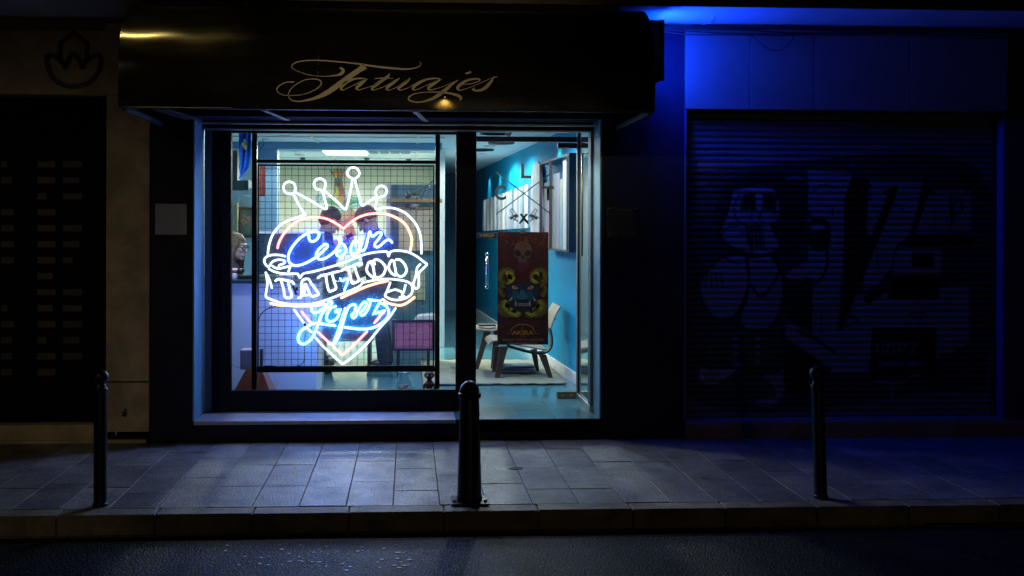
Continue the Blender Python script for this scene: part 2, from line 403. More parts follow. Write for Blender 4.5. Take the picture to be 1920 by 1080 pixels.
obj('front_bar', MB().box((AX0 + .02, AY - .006, AZ - .008), (AX1 - .02, AY + .02, AZ + .006)), strut, awn, bevel=.004)
for px in (330, 348, 525, 795):
    xx = P(px, 212, -.8).x; obj('support_arm', MB().prism([(xx, -.5, AZ - .0), (xx + .04, -.5, AZ), (xx - .05, AY + .02, AZ + .0), (xx - .09, AY + .02, AZ)], (0, 0, -.012)), strut, awn)
# script lettering
gold = mat('gold_vinyl', (.40, .33, .20), .55, var=.12, vscale=20)
def W(p, Y=-1.186): return P(500 + p[0] / 4.174, 90 + p[1] / 4.174, Y)
strokes = [
 [(568,157,4),(585,160,18),(600,178,24),(585,200,24),(545,214,12),(440,222,4),(330,210,4),(240,180,4),(197,150,6),(215,120,8),(280,102,9),(400,97,9),(520,105,10),(700,122,12),(850,145,15),(980,158,16),(1090,165,13),(1170,155,8),(1208,130,5),(1195,105,3)],
 [(770,140,52),(720,175,40),(640,230,40),(560,290,42),(480,345,38),(400,385,26),(320,408,16),(240,418,9),(185,400,7),(170,360,7),(200,310,7),(270,262,7),(340,243,8),(410,250,10),(427,280,9),(390,320,8),(300,360,5),(200,372,5),(120,365,6),(80,330,9),(100,295,9),(150,270,8),(215,265,10)],
 [(780,245,6),(740,238,10),(670,247,16),(610,280,24),(582,315,18),(600,328,7),(660,302,5),(740,262,5),(790,240,6)],
 [(790,240,8),(745,275,24),(706,310,22),(718,328,9),(770,315,5),(860,280,4),(940,225,5)],
 [(965,200,6),(945,225,20),(885,268,24),(830,310,22),(835,328,8),(900,310,5),(960,280,4),(1035,238,5)],
 [(845,240,6),(900,236,8),(992,238,4)],
 [(1040,236,8),(1000,265,22),(943,310,22),(950,330,8),(1000,315,5),(1060,282,5),(1120,240,6)],
 [(1122,236,8),(1095,265,24),(1036,310,22),(1045,330,8),(1100,315,5),(1160,280,4)],
 [(1365,245,6),(1320,238,12),(1250,247,16),(1180,280,24),(1145,315,18),(1165,328,7),(1230,302,5),(1320,262,5),(1370,240,6)],
 [(1370,240,8),(1315,275,24),(1268,310,22),(1280,328,8),(1340,315,5),(1430,280,4),(1505,248,4)],
 [(1505,248,4),(1450,285,18),(1385,340,30),(1315,388,24),(1240,416,13),(1170,424,11),(1112,405,13),(1125,375,11),(1190,352,7),(1290,345,7),(1400,350,14),(1490,370,20),(1520,392,22),(1510,410,5)],
 [(1558,200,15),(1600,188,15)],
 [(1530,287,5),(1600,280,7),(1668,255,8),(1650,241,12),(1575,252,18),(1512,290,24),(1494,318,20),(1520,330,7),(1600,305,4),(1700,262,5),(1760,235,4)],
 [(1805,226,6),(1775,232,10),(1758,262,22),(1710,312,26),(1655,334,16),(1612,324,13),(1630,312,6)]]
k0 = 7.0 / 1900 / 4.174
for ws in strokes:
    sp = smooth_path(ws, 8)
    obj('script_stroke', MB().ribbon([(W(p), max(3, p[2]) * k0) for p in sp], .002), gold, awn)
# scuff marks on the vinyl
sc_ = MB()
for (x, y0, y1) in ((407, 50, 130), (400, 180, 240), (428, 285, 325)):
    pts = [(W((x + random.uniform(-4, 4), y0 + (y1 - y0) * t / 6), -1.1835), (2 + 6 * random.random()) * k0) for t in range(7)]; sc_.ribbon(pts, .001); obj('scuff_mark', sc_, mat('scuff', (.07, .055, .03), .8), awn); sc_ = MB()
# added hook lamp with a painted glow patch, for a lamp reflection on vinyl
pl = thing('added_awning_lamp', 'added tiny warm hooked lamp fixed low on the black awning under the j of the script', 'lamp', W((1385, 372)))
hk = smooth_path([W((1370, 380), -1.17), W((1375, 365), -1.20), W((1392, 366), -1.215), W((1400, 378), -1.205)])
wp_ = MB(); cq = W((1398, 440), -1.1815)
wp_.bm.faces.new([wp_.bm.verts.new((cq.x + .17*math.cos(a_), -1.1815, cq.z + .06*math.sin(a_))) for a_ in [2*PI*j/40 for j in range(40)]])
dm = bpy.data.materials.new('painted_glow'); dm.use_nodes = True; nt = dm.node_tree; N = nt.nodes; L = nt.links; N.clear()
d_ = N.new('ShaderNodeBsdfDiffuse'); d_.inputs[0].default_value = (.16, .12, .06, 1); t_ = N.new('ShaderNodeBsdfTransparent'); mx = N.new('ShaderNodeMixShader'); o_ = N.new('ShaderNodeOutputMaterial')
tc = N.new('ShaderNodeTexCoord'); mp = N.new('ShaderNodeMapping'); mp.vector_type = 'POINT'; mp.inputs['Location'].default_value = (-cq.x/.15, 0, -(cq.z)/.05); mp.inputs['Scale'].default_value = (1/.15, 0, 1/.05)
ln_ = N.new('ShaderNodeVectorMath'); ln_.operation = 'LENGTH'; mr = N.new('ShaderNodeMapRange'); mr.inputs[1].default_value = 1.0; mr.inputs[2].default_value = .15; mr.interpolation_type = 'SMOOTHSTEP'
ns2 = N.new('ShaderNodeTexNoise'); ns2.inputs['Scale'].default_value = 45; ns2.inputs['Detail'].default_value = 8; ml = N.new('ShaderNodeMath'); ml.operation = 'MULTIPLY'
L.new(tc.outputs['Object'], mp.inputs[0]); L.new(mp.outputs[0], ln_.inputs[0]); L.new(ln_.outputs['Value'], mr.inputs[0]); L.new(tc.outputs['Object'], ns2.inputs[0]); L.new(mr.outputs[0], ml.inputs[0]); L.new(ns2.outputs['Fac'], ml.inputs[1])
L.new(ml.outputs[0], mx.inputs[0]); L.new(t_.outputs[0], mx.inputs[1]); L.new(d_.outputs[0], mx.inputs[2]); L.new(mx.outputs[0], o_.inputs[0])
obj('painted_glow', wp_, dm, awn)  # reflected lamp glow painted as a soft warm patch on the vinyl
obj('added_lamp_arm', MB().tube(hk, .004), steel_dark, pl, smooth=True)
obj('added_bulb', MB().ball(W((1395, 384), -1.20), .0035, 10, 6), glow('added_warm_bulb', (1.0, .72, .3), .8), pl, smooth=True)
def spot(name, loc, target, energy, col, angle, blend=.5, size=.03):
    l = bpy.data.lights.new(name, 'SPOT'); l.energy = energy; l.color = col; l.spot_size = math.radians(angle); l.spot_blend = blend; l.shadow_soft_size = size
    o = bpy.data.objects.new(name, l); COL.objects.link(o); o.location = loc
    o.rotation_euler = (Vector(target) - Vector(loc)).to_track_quat('-Z', 'Y').to_euler(); return o
def area(name, loc, target, energy, col, sx_, sy_, spread=180):
    l = bpy.data.lights.new(name, 'AREA'); l.energy = energy; l.color = col; l.shape = 'RECTANGLE'; l.size = sx_; l.size_y = sy_; l.spread = math.radians(spread)
    o = bpy.data.objects.new(name, l); COL.objects.link(o); o.location = loc
    o.rotation_euler = (Vector(target) - Vector(loc)).to_track_quat('-Z', 'Y').to_euler(); return o
c0 = W((1395, 384), -1.21)
spot('added_awning_light', c0, c0 + Vector((0, .035, -.1)), 2.4, (1, .74, .25), 120, 1.0, .008)  # added light under the hook, makes the painted patch show

# blue lamp box beside the awning
bl = thing('box_lamp', 'black box lamp beside the right end of the awning, shining blue light', 'lamp', (AX1 + .02, -.5, 2.9))
q0 = P(1219, 38, -.5); q1 = P(1243, 152, -.5)
obj('housing', MB().box((q0.x, -.52, q1.z), (q1.x - .02, -.16, q0.z)), black_matte, bl, bevel=.005)
obj('hood', MB().box((q1.x - .02, -.525, q1.z), (q1.x + .004, -.505, q0.z)), black_matte, bl)
obj('bracket', MB().box((q0.x + .02, -.16, q1.z + .1), (q0.x + .05, -.0, q1.z + .14)), steel_dark, bl)
obj('added_blue_top', MB().box((q0.x + .03, -.49, q0.z + .001), (q1.x - .03, -.19, q0.z + .006)), glow('added_blue_glow_up', (0.001, .05, 1.0), 16), bl)  # added glowing top face to brighten the slab underside
obj('blue_face', MB().box((q1.x - .02, -.505, q1.z + .02), (q1.x - .012, -.18, q0.z - .02)), glow('blue_panel', (0.004, .042, .9), 78), bl)
# ================================================================== NEON SIGN
CROP = {'a': (480, 300, 5.4), 'b': (560, 360, 9.0), 'c': (480, 460, 9.0), 'd': (640, 460, 9.0), 'e': (540, 560, 7.714)}
NY = .545
neon = thing('neon_sign', 'glowing crowned heart neon sign reading Cesar Tattoo Lopez in the shop window', 'neon sign', P(645, 690, NY))
white_n = glow('neon_white', (2.3, 2.6, 3.2), 1)
red_n = glow('neon_red', (9, 1.5, 1.2), 1)
orange_n = glow('neon_orange', (9, 2.6, 1.2), 1)
blue_n = glow('neon_blue', (2.4, 7.5, 80), 1)
cyan_n = glow('neon_cyan', (2.2, 17, 60), 1)
def nt_(name, crop, pts, m, r=.0112, sm=True, Y=NY):
    ox, oy, s = CROP[crop]
    q = smooth_path(pts, 5) if sm else pts
    v = [P(ox + p[0] / s, oy + p[1] / s, Y) for p in q]
    return v, (name, m, r)
def neon_part(name, m, segs, r=.0086, label=None):
    if name in ('red_heart_tube', 'orange_heart_tube', 'heart_point_tube', 'ribbon_tube') and len(segs) > 1:
        for g in segs: neon_part(name, m, [g], r)
        return
    mb = MB()
    for sg in segs:
        crop, pts = sg[0], sg[1]; sm = sg[2] if len(sg) > 2 else True; Y = sg[3] if len(sg) > 3 else NY
        ox, oy, s = CROP[crop]
        q = smooth_path(pts, 5) if sm else pts
        v = [P(ox + p[0] / s, oy + p[1] / s, Y) for p in q]
        mb.tube(v, r, 8)
        for e in (v[0], v[-1]): mb.ball(e, r, 8, 6)
        if (v[0] - v[-1]).length > .05:
            for e in (v[0], v[-1]): obj('tube_end', MB().tube([e + Vector((0, .002, 0)), e + Vector((0, .021, 0))], r*1.05, 8), mat('end_rubber', (.01, .01, .012), .5), neon)
    return obj(name, mb, m, neon, smooth=True, label=label)
neon_part('heart_tube', white_n, [
 ('a', [(120,950),(128,880),(150,800),(185,730),(240,665),(310,620),(390,590),(470,565),(490,556),(494,545),(440,465),(378,348),(350,345),(305,333),(279,290),(290,240),(337,220),(383,238),(399,285),(394,318),(410,333),(560,415),(690,490),(712,492),(716,478),(695,390),(672,312),(650,303),(607,288),(587,245),(603,205),(645,188),(690,205),(704,245),(694,295),(700,318),(800,405),(890,490),(903,498),(915,488),(945,375),(975,200),(965,185),(930,155),(925,120),(950,85),(985,75),(1022,87),(1046,125),(1038,160),(1006,188),(1003,205),(1035,330),(1062,440),(1080,460),(1100,450),(1205,378),(1218,360),(1212,320),(1232,278),(1272,262),(1312,280),(1322,322),(1300,362),(1250,376),(1228,392),(1212,480),(1222,497),(1300,484),(1400,490),(1500,530),(1580,600),(1640,690),(1670,800),(1675,945)])])
neon_part('heart_point_tube', white_n, [
 ('e', [(90,160),(230,355)], False), ('e', [(280,430),(340,485)], False),
 ('e', [(400,565),(500,680),(650,820),(775,935),(790,942),(806,935),(950,830),(1150,640),(1330,420),(1450,290),(1555,140)])])
neon_part('red_heart_tube', red_n, [
 ('a', [(218,890),(235,830),(280,750),(350,670),(450,605),(560,580),(650,582),(740,605),(830,655),(880,690),(892,690),(960,630),(1040,580),(1130,550),(1220,540)]),
 ('e', [(440,490),(600,640),(775,800),(790,808),(805,800),(950,670),(1140,480)]),
 ('e', [(200,190),(320,340)], False), ('e', [(1400,175),(1250,350)], False)], .0088)
neon_part('orange_heart_tube', orange_n, [
 ('a', [(1220,540),(1330,550),(1430,590),(1510,650),(1560,740),(1577,820),(1562,920)]),
 ('d', [(780,600),(600,640),(400,705),(200,795),(0,885)]),
 ('c', [(250,980),(400,1012),(700,1024),(1000,1018),(1150,985)]),
 ('d', [(700,910),(780,970),(880,1000),(1000,1012),(1100,975),(1230,880)])], .0088)
neon_part('cesar_lettering', blue_n, [
 ('a', [(535,762),(540,805),(565,826),(600,815),(633,778),(636,738),(600,722),(540,735),(460,780),(390,850),(342,925),(326,990),(342,1040),(390,1068),(460,1060),(540,1025),(620,975),(685,918),(722,878),(715,853),(690,858),(640,900),(610,950),(620,992),(660,1006),(720,985),(790,930),(838,868),(848,820),(832,795),(846,785),(860,800),(858,840)]),
 ('b', [(705,860),(755,885),(795,945),(795,1010),(745,1065),(680,1085),(640,1055),(650,1010),(705,985)]),
 ('b', [(1010,850),(950,822),(895,890),(878,990),(905,1058),(965,1055),(1015,975),(1050,860),(1072,770),(1055,880),(1048,965),(1085,995),(1130,930),(1165,800),(1188,690),(1208,675),(1222,735),(1255,745),(1330,690),(1380,680),(1395,715),(1350,790),(1290,865),(1285,910),(1330,930),(1400,885),(1470,820),(1530,808),(1575,850)])])
neon_part('lopez_lettering', cyan_n, [
 ('e', [(345,130),(345,180),(390,205),(460,180),(540,110),(590,50),(625,40),(632,75),(590,120),(510,190),(465,285),(430,385),(390,490),(330,590),(240,655),(175,640),(147,580),(162,510),(220,440),(310,382),(400,357),(500,365),(600,380),(680,390)]),
 ('e', [(690,110),(620,140),(570,215),(557,285),(590,330),(650,325),(715,270),(742,200),(728,160),(690,178),(700,195),(760,160)]),
 ('e', [(830,140),(790,260),(740,420),(690,560),(660,645)], False), ('e', [(845,175),(800,330),(760,480),(712,590),(660,645)], False),
 ('e', [(845,190),(880,120),(940,82),(980,110),(965,185),(922,240),(940,275),(978,255),(1020,160),(1070,80),(1118,48),(1135,88),(1085,165),(1045,205),(1065,242),(1110,220),(1160,140),(1190,50),(1160,12)]),
 ('e', [(1160,12),(1250,28),(1345,26),(1290,120),(1232,232),(1310,200),(1385,165),(1330,240)], False),
 ('e', [(820,415),(950,430),(1080,440),(1200,428),(1300,390),(1400,320),(1450,250),(1452,165),(1400,90),(1330,60)]) ])
neon_part('tattoo_accent', cyan_n, [('d', [(-20,560),(20,600),(60,575),(110,560)], True, NY + .01), ('d', [(115,570),(90,660),(48,760)], False, NY + .01)], .007)
neon_part('ribbon_tube', white_n, [
 ('c', [(490,185),(440,170),(370,162),(280,162),(200,182),(150,222),(140,270),(160,320),(205,362),(235,338),(262,292),(320,255),(400,243),(470,255),(487,285),(450,318),(400,330),(385,360)]),
 ('c', [(280,350),(330,382),(400,392),(480,372),(575,352),(572,372),(550,440)]),
 ('c', [(220,400),(300,440),(400,468),(520,480),(690,480),(715,505),(740,545),(770,510),(795,480)]),
 ('c', [(820,470),(1000,435),(1200,380),(1400,320),(1530,270)]),
 ('d', [(70,285),(250,205),(400,152),(550,120),(700,105),(768,108),(785,135),(797,185),(812,140),(835,108),(900,90),(1030,95),(1150,122),(1280,192),(1380,270),(1440,322),(1380,392),(1310,470),(1308,600),(1300,700),(1260,730),(1225,700),(1215,640),(1245,560),(1268,460),(1280,375),(1330,322)]),
 ('c', [(165,460),(205,540),(240,620),(268,715)]), ('c', [(165,460),(190,600),(186,700),(165,850),(200,890),(300,930),(420,968),(560,992),(760,1002),(950,990),(1100,950),(1300,880),(1530,790)]),
 ('d', [(90,790),(200,745),(290,700),(340,660),(365,610)]), ('d', [(390,625),(500,600),(650,575),(800,568),(950,580),(1100,610),(1180,660),(1203,740),(1172,830),(1080,892),(950,922),(850,912),(780,882),(738,850),(775,765),(825,630)]),
 ('d', [(790,785),(850,760),(930,750),(1025,790)]), ('d', [(1025,830),(1060,760),(1082,670)]), ('d', [(985,880),(1060,858)], False)])
for segs in (
 [('c', [(330,600),(370,572),(450,580),(600,612),(640,650)]), ('c', [(425,600),(450,680),(470,760),(480,850),(515,885),(585,882),(602,830),(572,740),(545,625)])],
 [('c', [(715,885),(758,868),(770,760),(780,600),(880,567),(930,640),(990,720),(1055,822),(1000,850),(938,858),(885,765),(832,650),(822,720),(812,800)]), ('c', [(780,842),(900,836)], False)],
 [('c', [(1045,550),(1100,510),(1200,490),(1300,460),(1395,440)]), ('c', [(1180,505),(1190,600),(1218,735),(1250,775),(1350,725),(1320,620),(1285,490)])],
 [('d', [(0,430),(80,385),(200,345),(300,302),(345,312)]), ('d', [(120,385),(140,470),(168,600),(185,640),(240,628),(298,590),(272,510),(250,450),(220,350)])],
 [('d', [(510,270),(455,300),(428,420),(480,500),(540,545)]), ('d', [(505,300),(535,355),(555,470),(585,545),(680,520),(730,450),(745,370),(690,290),(620,245),(552,252),(560,320)])],
 [('d', [(850,250),(812,310),(800,390),(850,470),(910,508)]), ('d', [(885,262),(908,380),(930,480),(1000,528),(1070,490),(1100,410),(1060,310),(990,245),(925,240)])]):
    neon_part('letter_tube', white_n, segs, .0095)
# added frosted board whose scatter stands for the glow around the tubes
a0 = P(486, 312, NY + .022); a1 = P(812, 686, NY + .022)
obj('glow_board', MB().box((a0.x, NY + .022, a1.z), (a1.x, NY + .026, a0.z)), veil('glow_veil', .040), neon)
for (x, y) in ((552, 345), (600, 340), (663, 325), (715, 352), (520, 420), (775, 420), (785, 470), (500, 520), (560, 500), (640, 500), (700, 480), (760, 510), (580, 545), (600, 600), (690, 640), (640, 680), (560, 640)):
    c = P(x, y, NY + .012); obj('glass_standoff', MB().tube([(c.x, NY, c.z), (c.x, NY + .024, c.z)], .004, 6), glass('clear_plastic'), neon)
for pts in ([(549, 535), (556, 553)], [(570, 606), (574, 612)], [(556, 538), (557, 545)]):
    obj('blackout_tube', MB().tube([P(*p, NY - .002) for p in pts], .0098, 8), black_matte, neon, smooth=True)
# welded display frame with wire grid
fr = thing('grid_frame', 'black steel frame with wire grid standing behind the window glass and carrying the neon', 'frame', P(648, 733, .58))
FY = .575
fm = mat('frame_black', (.008, .010, .016), .3, .5, var=.3, vscale=12)
zfl = ZF
for (x0, x1) in ((472, 481.5), (816, 825)):
    a = P(x0, 400, FY); b = P(x1, 400, FY); obj('post', MB().box((a.x, FY, zfl), (b.x, FY + .04, P(640, 238, FY).z)), fm, fr, bevel=.003)
for (y0, y1) in ((299, 307), (688.5, 697)):
    a = P(481.5, y0, FY); b = P(816, y1, FY); obj('rail', MB().box((a.x, FY + .002, b.z), (b.x, FY + .038, a.z)), fm, fr, bevel=.003)
a = P(483, 308, FY); b = P(814, 688, FY)
obj('mesh_border', MB().box((a.x, FY + .003, b.z), (a.x + .012, FY + .02, a.z)).box((b.x - .012, FY + .003, b.z), (b.x, FY + .02, a.z)).box((a.x + .012, FY + .003, a.z - .014), (b.x - .012, FY + .02, a.z)).box((a.x + .012, FY + .003, b.z), (b.x - .012, FY + .02, b.z + .012)), fm, fr)
gm = MB(); pitch = 12.25 * 8.735 / 1900; r = .0025
nx = int((b.x - a.x) / pitch); nz = int((a.z - b.z) / pitch)
for i in range(1, nx + 1):
    x = a.x + i * pitch + .008
    if x < b.x - .01: gm.tube([(x, FY + .008, b.z), (x, FY + .008, a.z)], r, 5)
for i in range(1, nz + 1):
    z = a.z - i * pitch + .018
    if z > b.z + .01: gm.tube([(a.x, FY + .012, z), (b.x, FY + .012, z)], r, 5)
obj('wire_grid', gm, mat('wire_dark', (.02, .022, .03), .35, .6), fr, smooth=True)
for (x, y) in ((820, 258), (820, 294), (477, 258), (477, 700), (820, 700)):
    c = P(x, y, FY); obj('bolt', MB().lathe((c.x, FY - .003, c.z), [(.006, 0), (.006, .003)], 8, 'y'), chrome, fr)
# power cable and transformer of the sign
def cable(name, label, pts, r, m, cat='cable', grp=None, k=6):
    o = obj(name, MB().tube(smooth_path(pts, k), r, 7), m, smooth=True); tag(o, label, cat, grp); return o
rubber = mat('black_rubber', (.01, .01, .012), .45)
cable('power_cable', 'black cable looping from the sign to the top of the left frame post', [P(545, 577, .55), P(520, 575, .56), P(500, 580, .565), P(488, 592, .565), P(484, 610, .565), P(483, 650, .565), P(484, 685, .56)], .0045, rubber)
cable('power_cable', 'black cable hanging below the blue L loop and lying along the bottom frame rail', [P(574, 622, .60), P(571, 645, .61), P(571, 668, .61), P(568, 680, .6), P(558, 686, .565), P(530, 688, .56), P(508, 686, .56), P(492, 687, .56), P(486, 693, .56), P(481, 708, .555), P(480, 740, .55)], .0042, rubber)
tf = tag(obj('transformer', MB().pbox(487, 655, 492, 687, .60, .07), mat('transformer_blue', (.03, .06, .14), .5), bevel=.003), 'slim dark transformer box standing on the bottom rail at the left of the wire grid', 'transformer')
# ================================================================== INSIDE, LEFT AND MIDDLE
cab = thing('counter', 'white reception counter with a dark top behind the left of the window', 'counter', P(510, 740, 1.15))
c0_ = P(400, 525, 1.15); c1_ = P(594, 525, 1.15); zc = c0_.z
counter_white = mat('counter_white', (.55, .60, .68), .45, var=.05)
obj('front_panel', MB().box((-3.2, 1.15, zb), (c1_.x, 1.19, zc - .03)).box((c1_.x - .04, 1.19, zb), (c1_.x, 1.75, zc - .03)), counter_white, cab, bevel=.003)
obj('counter_top', MB().box((-3.2, 1.12, zc - .03), (c1_.x + .02, 1.75, zc)), mat('counter_dark', (.02, .06, .07), .25), cab, bevel=.003)
# wooden plinth and speaker by the window
w_ = mat('red_wood', (.22, .07, .035), .35, var=.35, vscale=5, stretch=(6, 6, .6))
pth = MB(); Yp = .72
t0, t1, b0, b1 = P(460, 693, Yp), P(489, 693, Yp), P(424, 770, Yp), P(518, 770, Yp)
bm = pth.bm
lo = [bm.verts.new((x, y, zb)) for x, y in ((b0.x, .68), (b1.x, .68), (b1.x, 1.05), (b0.x, 1.05))]
hi = [bm.verts.new((x, y, t0.z)) for x, y in ((t0.x, .76), (t1.x, .76), (t1.x, .96), (t0.x, .96))]
bm.faces.new(lo[::-1]); bm.faces.new(hi)
for i in range(4): bm.faces.new((lo[i], lo[(i+1) % 4], hi[(i+1) % 4], hi[i]))
tag(obj('plinth', pth, w_, bevel=.005), 'tapered reddish wooden plinth behind the lower left corner of the window', 'plinth')
spk = thing('speaker', 'small pale pink cube speaker on the tapered wooden plinth', 'speaker', P(463, 693, .78))
obj('cabinet', MB().pbox(450, 656, 476, 693, .77, .15), mat('pink_white', (.6, .42, .5), .5, var=.05), spk, bevel=.006)
obj('cabinet_grille', MB().pbox(453, 659, 473, 690, .766, .005), mat('pink_grille', (.5, .36, .44), .8, bump=.4, bscale=300), spk)
cable('speaker_wire', 'thin green wire drooping from the left to the pink cube speaker', [P(430, 678, .8), P(436, 684, .8), P(442, 688, .8), P(450, 689, .8)], .002, mat('green_wire', (.02, .12, .1), .5))
# dark cabinet behind the counter
dkc = thing('screen_cabinet', 'long dark teal cabinet with a white top edge behind the counter', 'cabinet', P(530, 520, 1.9))
a = P(483, 434, 1.85); b = P(604, 530, 1.85)
obj('body', MB().box((a.x, 1.85, zb), (b.x, 2.1, a.z - .02)), mat('cabinet_teal', (.01, .05, .075), .3, var=.2), dkc, bevel=.004)
obj('top_edge', MB().box((a.x, 1.84, a.z - .02), (b.x, 2.1, a.z)), white_paint, dkc)
# things on the counter
pp = [('green magazine', (.06, .2, .08)), ('white paper', (.6, .6, .55)), ('green', (.1, .25, .15))]
for i, (x0, x1, y0, y1, colr, lb) in enumerate(((484, 520, 519, 524, (.10, .22, .09), 'green magazines lying at the left end of the counter top behind the grid'), (520, 545, 521, 524.5, (.6, .6, .5), 'small pile of white papers next to the green magazines on the counter'))):
    mbk = MB(); zz = zc + .001
    a = P(x0, y0, 1.3); b = P(x1, y1, 1.3)
    for k in range(4):
        j = random.uniform(-.01, .01); mbk.box((a.x + j, 1.28 + j, zz), (b.x + j, 1.48 + j, zz + .008)); zz += .009
    tag(obj('paper_pile', mbk, mat('paper%d' % i, colr, .6, var=.3, vscale=20)), lb, 'papers')
mug = thing('mug', 'white mug with a red band on the counter in front of the seated woman', 'mug', P(437, 522, 1.3))
m0 = Vector((P(437, 522, 1.3).x, 1.3, zc))
obj('cup', MB().lathe(m0, [(.032, 0), (.038, .01), (.04, .1), (.036, .1), (.034, .015), (.001, .012)], 20), white_paint, mug, smooth=True)
obj('red_band', MB().lathe(m0 + Vector((0, 0, .06)), [(.0405, 0), (.0412, .03)], 20), mat('band_red', (.4, .03, .05), .4), mug, smooth=True)
tel = thing('telephone', 'black desk telephone on the counter right of the seated woman', 'telephone', P(461, 522, 1.35))
m0 = Vector((P(461, 522, 1.35).x, 1.35, zc))
obj('base', MB().prism([m0 + Vector(v) for v in ((-.06, -.08, .001), (.06, -.08, .001), (.06, .08, .001), (-.06, .08, .001))], (0, 0, .035)), rubber, tel, bevel=.006)
obj('handset', MB().tube([m0 + Vector(v) for v in ((-.045, -.08, .07), (-.05, -.03, .085), (-.05, .04, .085), (-.045, .08, .07))], [.022, .014, .014, .022], 10), rubber, tel, smooth=True)

# pictures on the office wall
def picture(name, label, x0, y0, x1, y1, Y, fcol, colr, tilt=0):
    t = thing(name, label, 'picture', P((x0+x1)/2, y1, Y))
    a = P(x0, y0, Y); b = P(x1, y1, Y); w = .035
    obj('frame', MB().box((a.x, Y, b.z), (a.x + w, Y + .03, a.z)).box((b.x - w, Y, b.z), (b.x, Y + .03, a.z)).box((a.x + w, Y, a.z - w), (b.x - w, Y + .03, a.z)).box((a.x + w, Y, b.z), (b.x - w, Y + .03, b.z + w)), fcol, t, bevel=.005)
    m = mat(name + label[:9], colr[0], .5, col2=colr[1], vscale=9)
    obj('canvas', MB().box((a.x + w, Y + .012, b.z + w), (b.x - w, Y + .022, a.z - w)), m, t)
    return t
wood_dk = mat('dark_wood', (.09, .045, .02), .45, var=.4, vscale=14)
pt = picture('picture', 'dark wooden framed flower painting on the wall above the seated woman', 446, 388, 492, 446, 5.25, wood_dk, ((.06, .10, .09), (.22, .2, .15)))
fl = MB()
for k in range(26):
    an = random.uniform(0, 2*PI); rr_ = random.uniform(0, .1); c = P(464, 412, 5.25); fl.ball((c.x + rr_ * math.cos(an) * .9, 5.26, c.z + rr_ * math.sin(an) * .7), (.02, .004, .018), 8, 6)
obj('painted_flowers', fl, mat('painted_red', (.35, .08, .06), .6, col2=(.5, .35, .25), vscale=30), pt)
picture('picture', 'pale carved narrow frame left of the flower painting', 430, 381, 446, 436, 5.2, mat('pale_wood', (.4, .33, .2), .6, var=.4, vscale=25), ((.2, .25, .25), (.4, .4, .3)))
t = picture('picture', 'red and black framed picture hanging high beside the blue column', 484, 309, 498, 368, 3.9, mat('red_frame', (.14, .02, .02), .4), ((.05, .05, .06), (.3, .05, .05)))
shl = tag(obj('wall_shelf', MB().pbox(430, 338, 466, 356, 4.6, .35), mat('shelf_dark', (.02, .05, .06), .4), bevel=.004), 'dark wall shelf box under the hanging blue scarf', 'shelf')
tag(obj('wall_shelf', MB().pbox(455, 352, 497, 366, 4.7, .3), mat('shelf_pale', (.5, .55, .58), .5), bevel=.004), 'white slanted shelf right of the dark shelf box', 'shelf')
bks = MB()
for k in range(4): bks.pbox(433.5 + k * 3, 252 + k * 6, 436 + k * 3, 338, 4.7, .2)
tag(obj('book_row', bks, mat('book_dark', (.06, .08, .09), .6, var=.6, vscale=3)), 'row of upright dark books at the far left behind the blue scarf', 'books')
# blue scarf hanging: pleated cloth
bm = bmesh.new(); K = 28; R_ = 40; rows = []
for j in range(R_ + 1):
    t_ = j / R_; y = 236 + 100 * t_
    xa = 446 + 3 * math.sin(t_ * 2) - 2 * t_ ; xb = 470 - 2 * t_ + 3 * math.sin(t_ * 4)
    if t_ > .78: xb = xb - (t_ - .78) * 75; xa = xa + (t_ - .78) * 22
    row = []
    for k in range(K + 1):
        u = k / K; p = P(xa + (xb - xa) * u, y + 6 * u * (1 - t_), 1.9); p.y += .05 * math.sin(u * 16 + t_ * 2) + .02 * math.sin(u * 40 + t_ * 9); row.append(bm.verts.new(p))
    rows.append(row)
for r0, r1 in zip(rows, rows[1:]):
    for k in range(K): bm.faces.new((r0[k], r0[k+1], r1[k+1], r1[k]))
scarf = obj('scarf', bm, mat('scarf_blue', (.005, .09, .42), .6, col2=(.02, .22, .7), vscale=16, bump=.6, bscale=90, stretch=(1, 1, 4)), smooth=True); tag(scarf, 'bright blue patterned scarf hanging at the top left of the window', 'scarf')
sm_ = scarf.modifiers.new('s', 'SOLIDIFY'); sm_.thickness = .004
yl = MB()
for k in range(9): yl.ball(P(458 + random.uniform(-3, 3), 271 + random.uniform(-8, 10), 1.83), (.013, .004, .02), 8, 6)
obj('yellow_flower', yl, mat('flower_yellow', (.45, .5, .05), .6), scarf)
cable('loose_wire', 'thin black wire hanging from the beam at the top left of the window', [P(503, 261, 3.0), P(492, 261, 3.0), P(495, 270, 3.0), P(488, 279, 3.0), P(482, 283, 3.0)], .004, rubber)

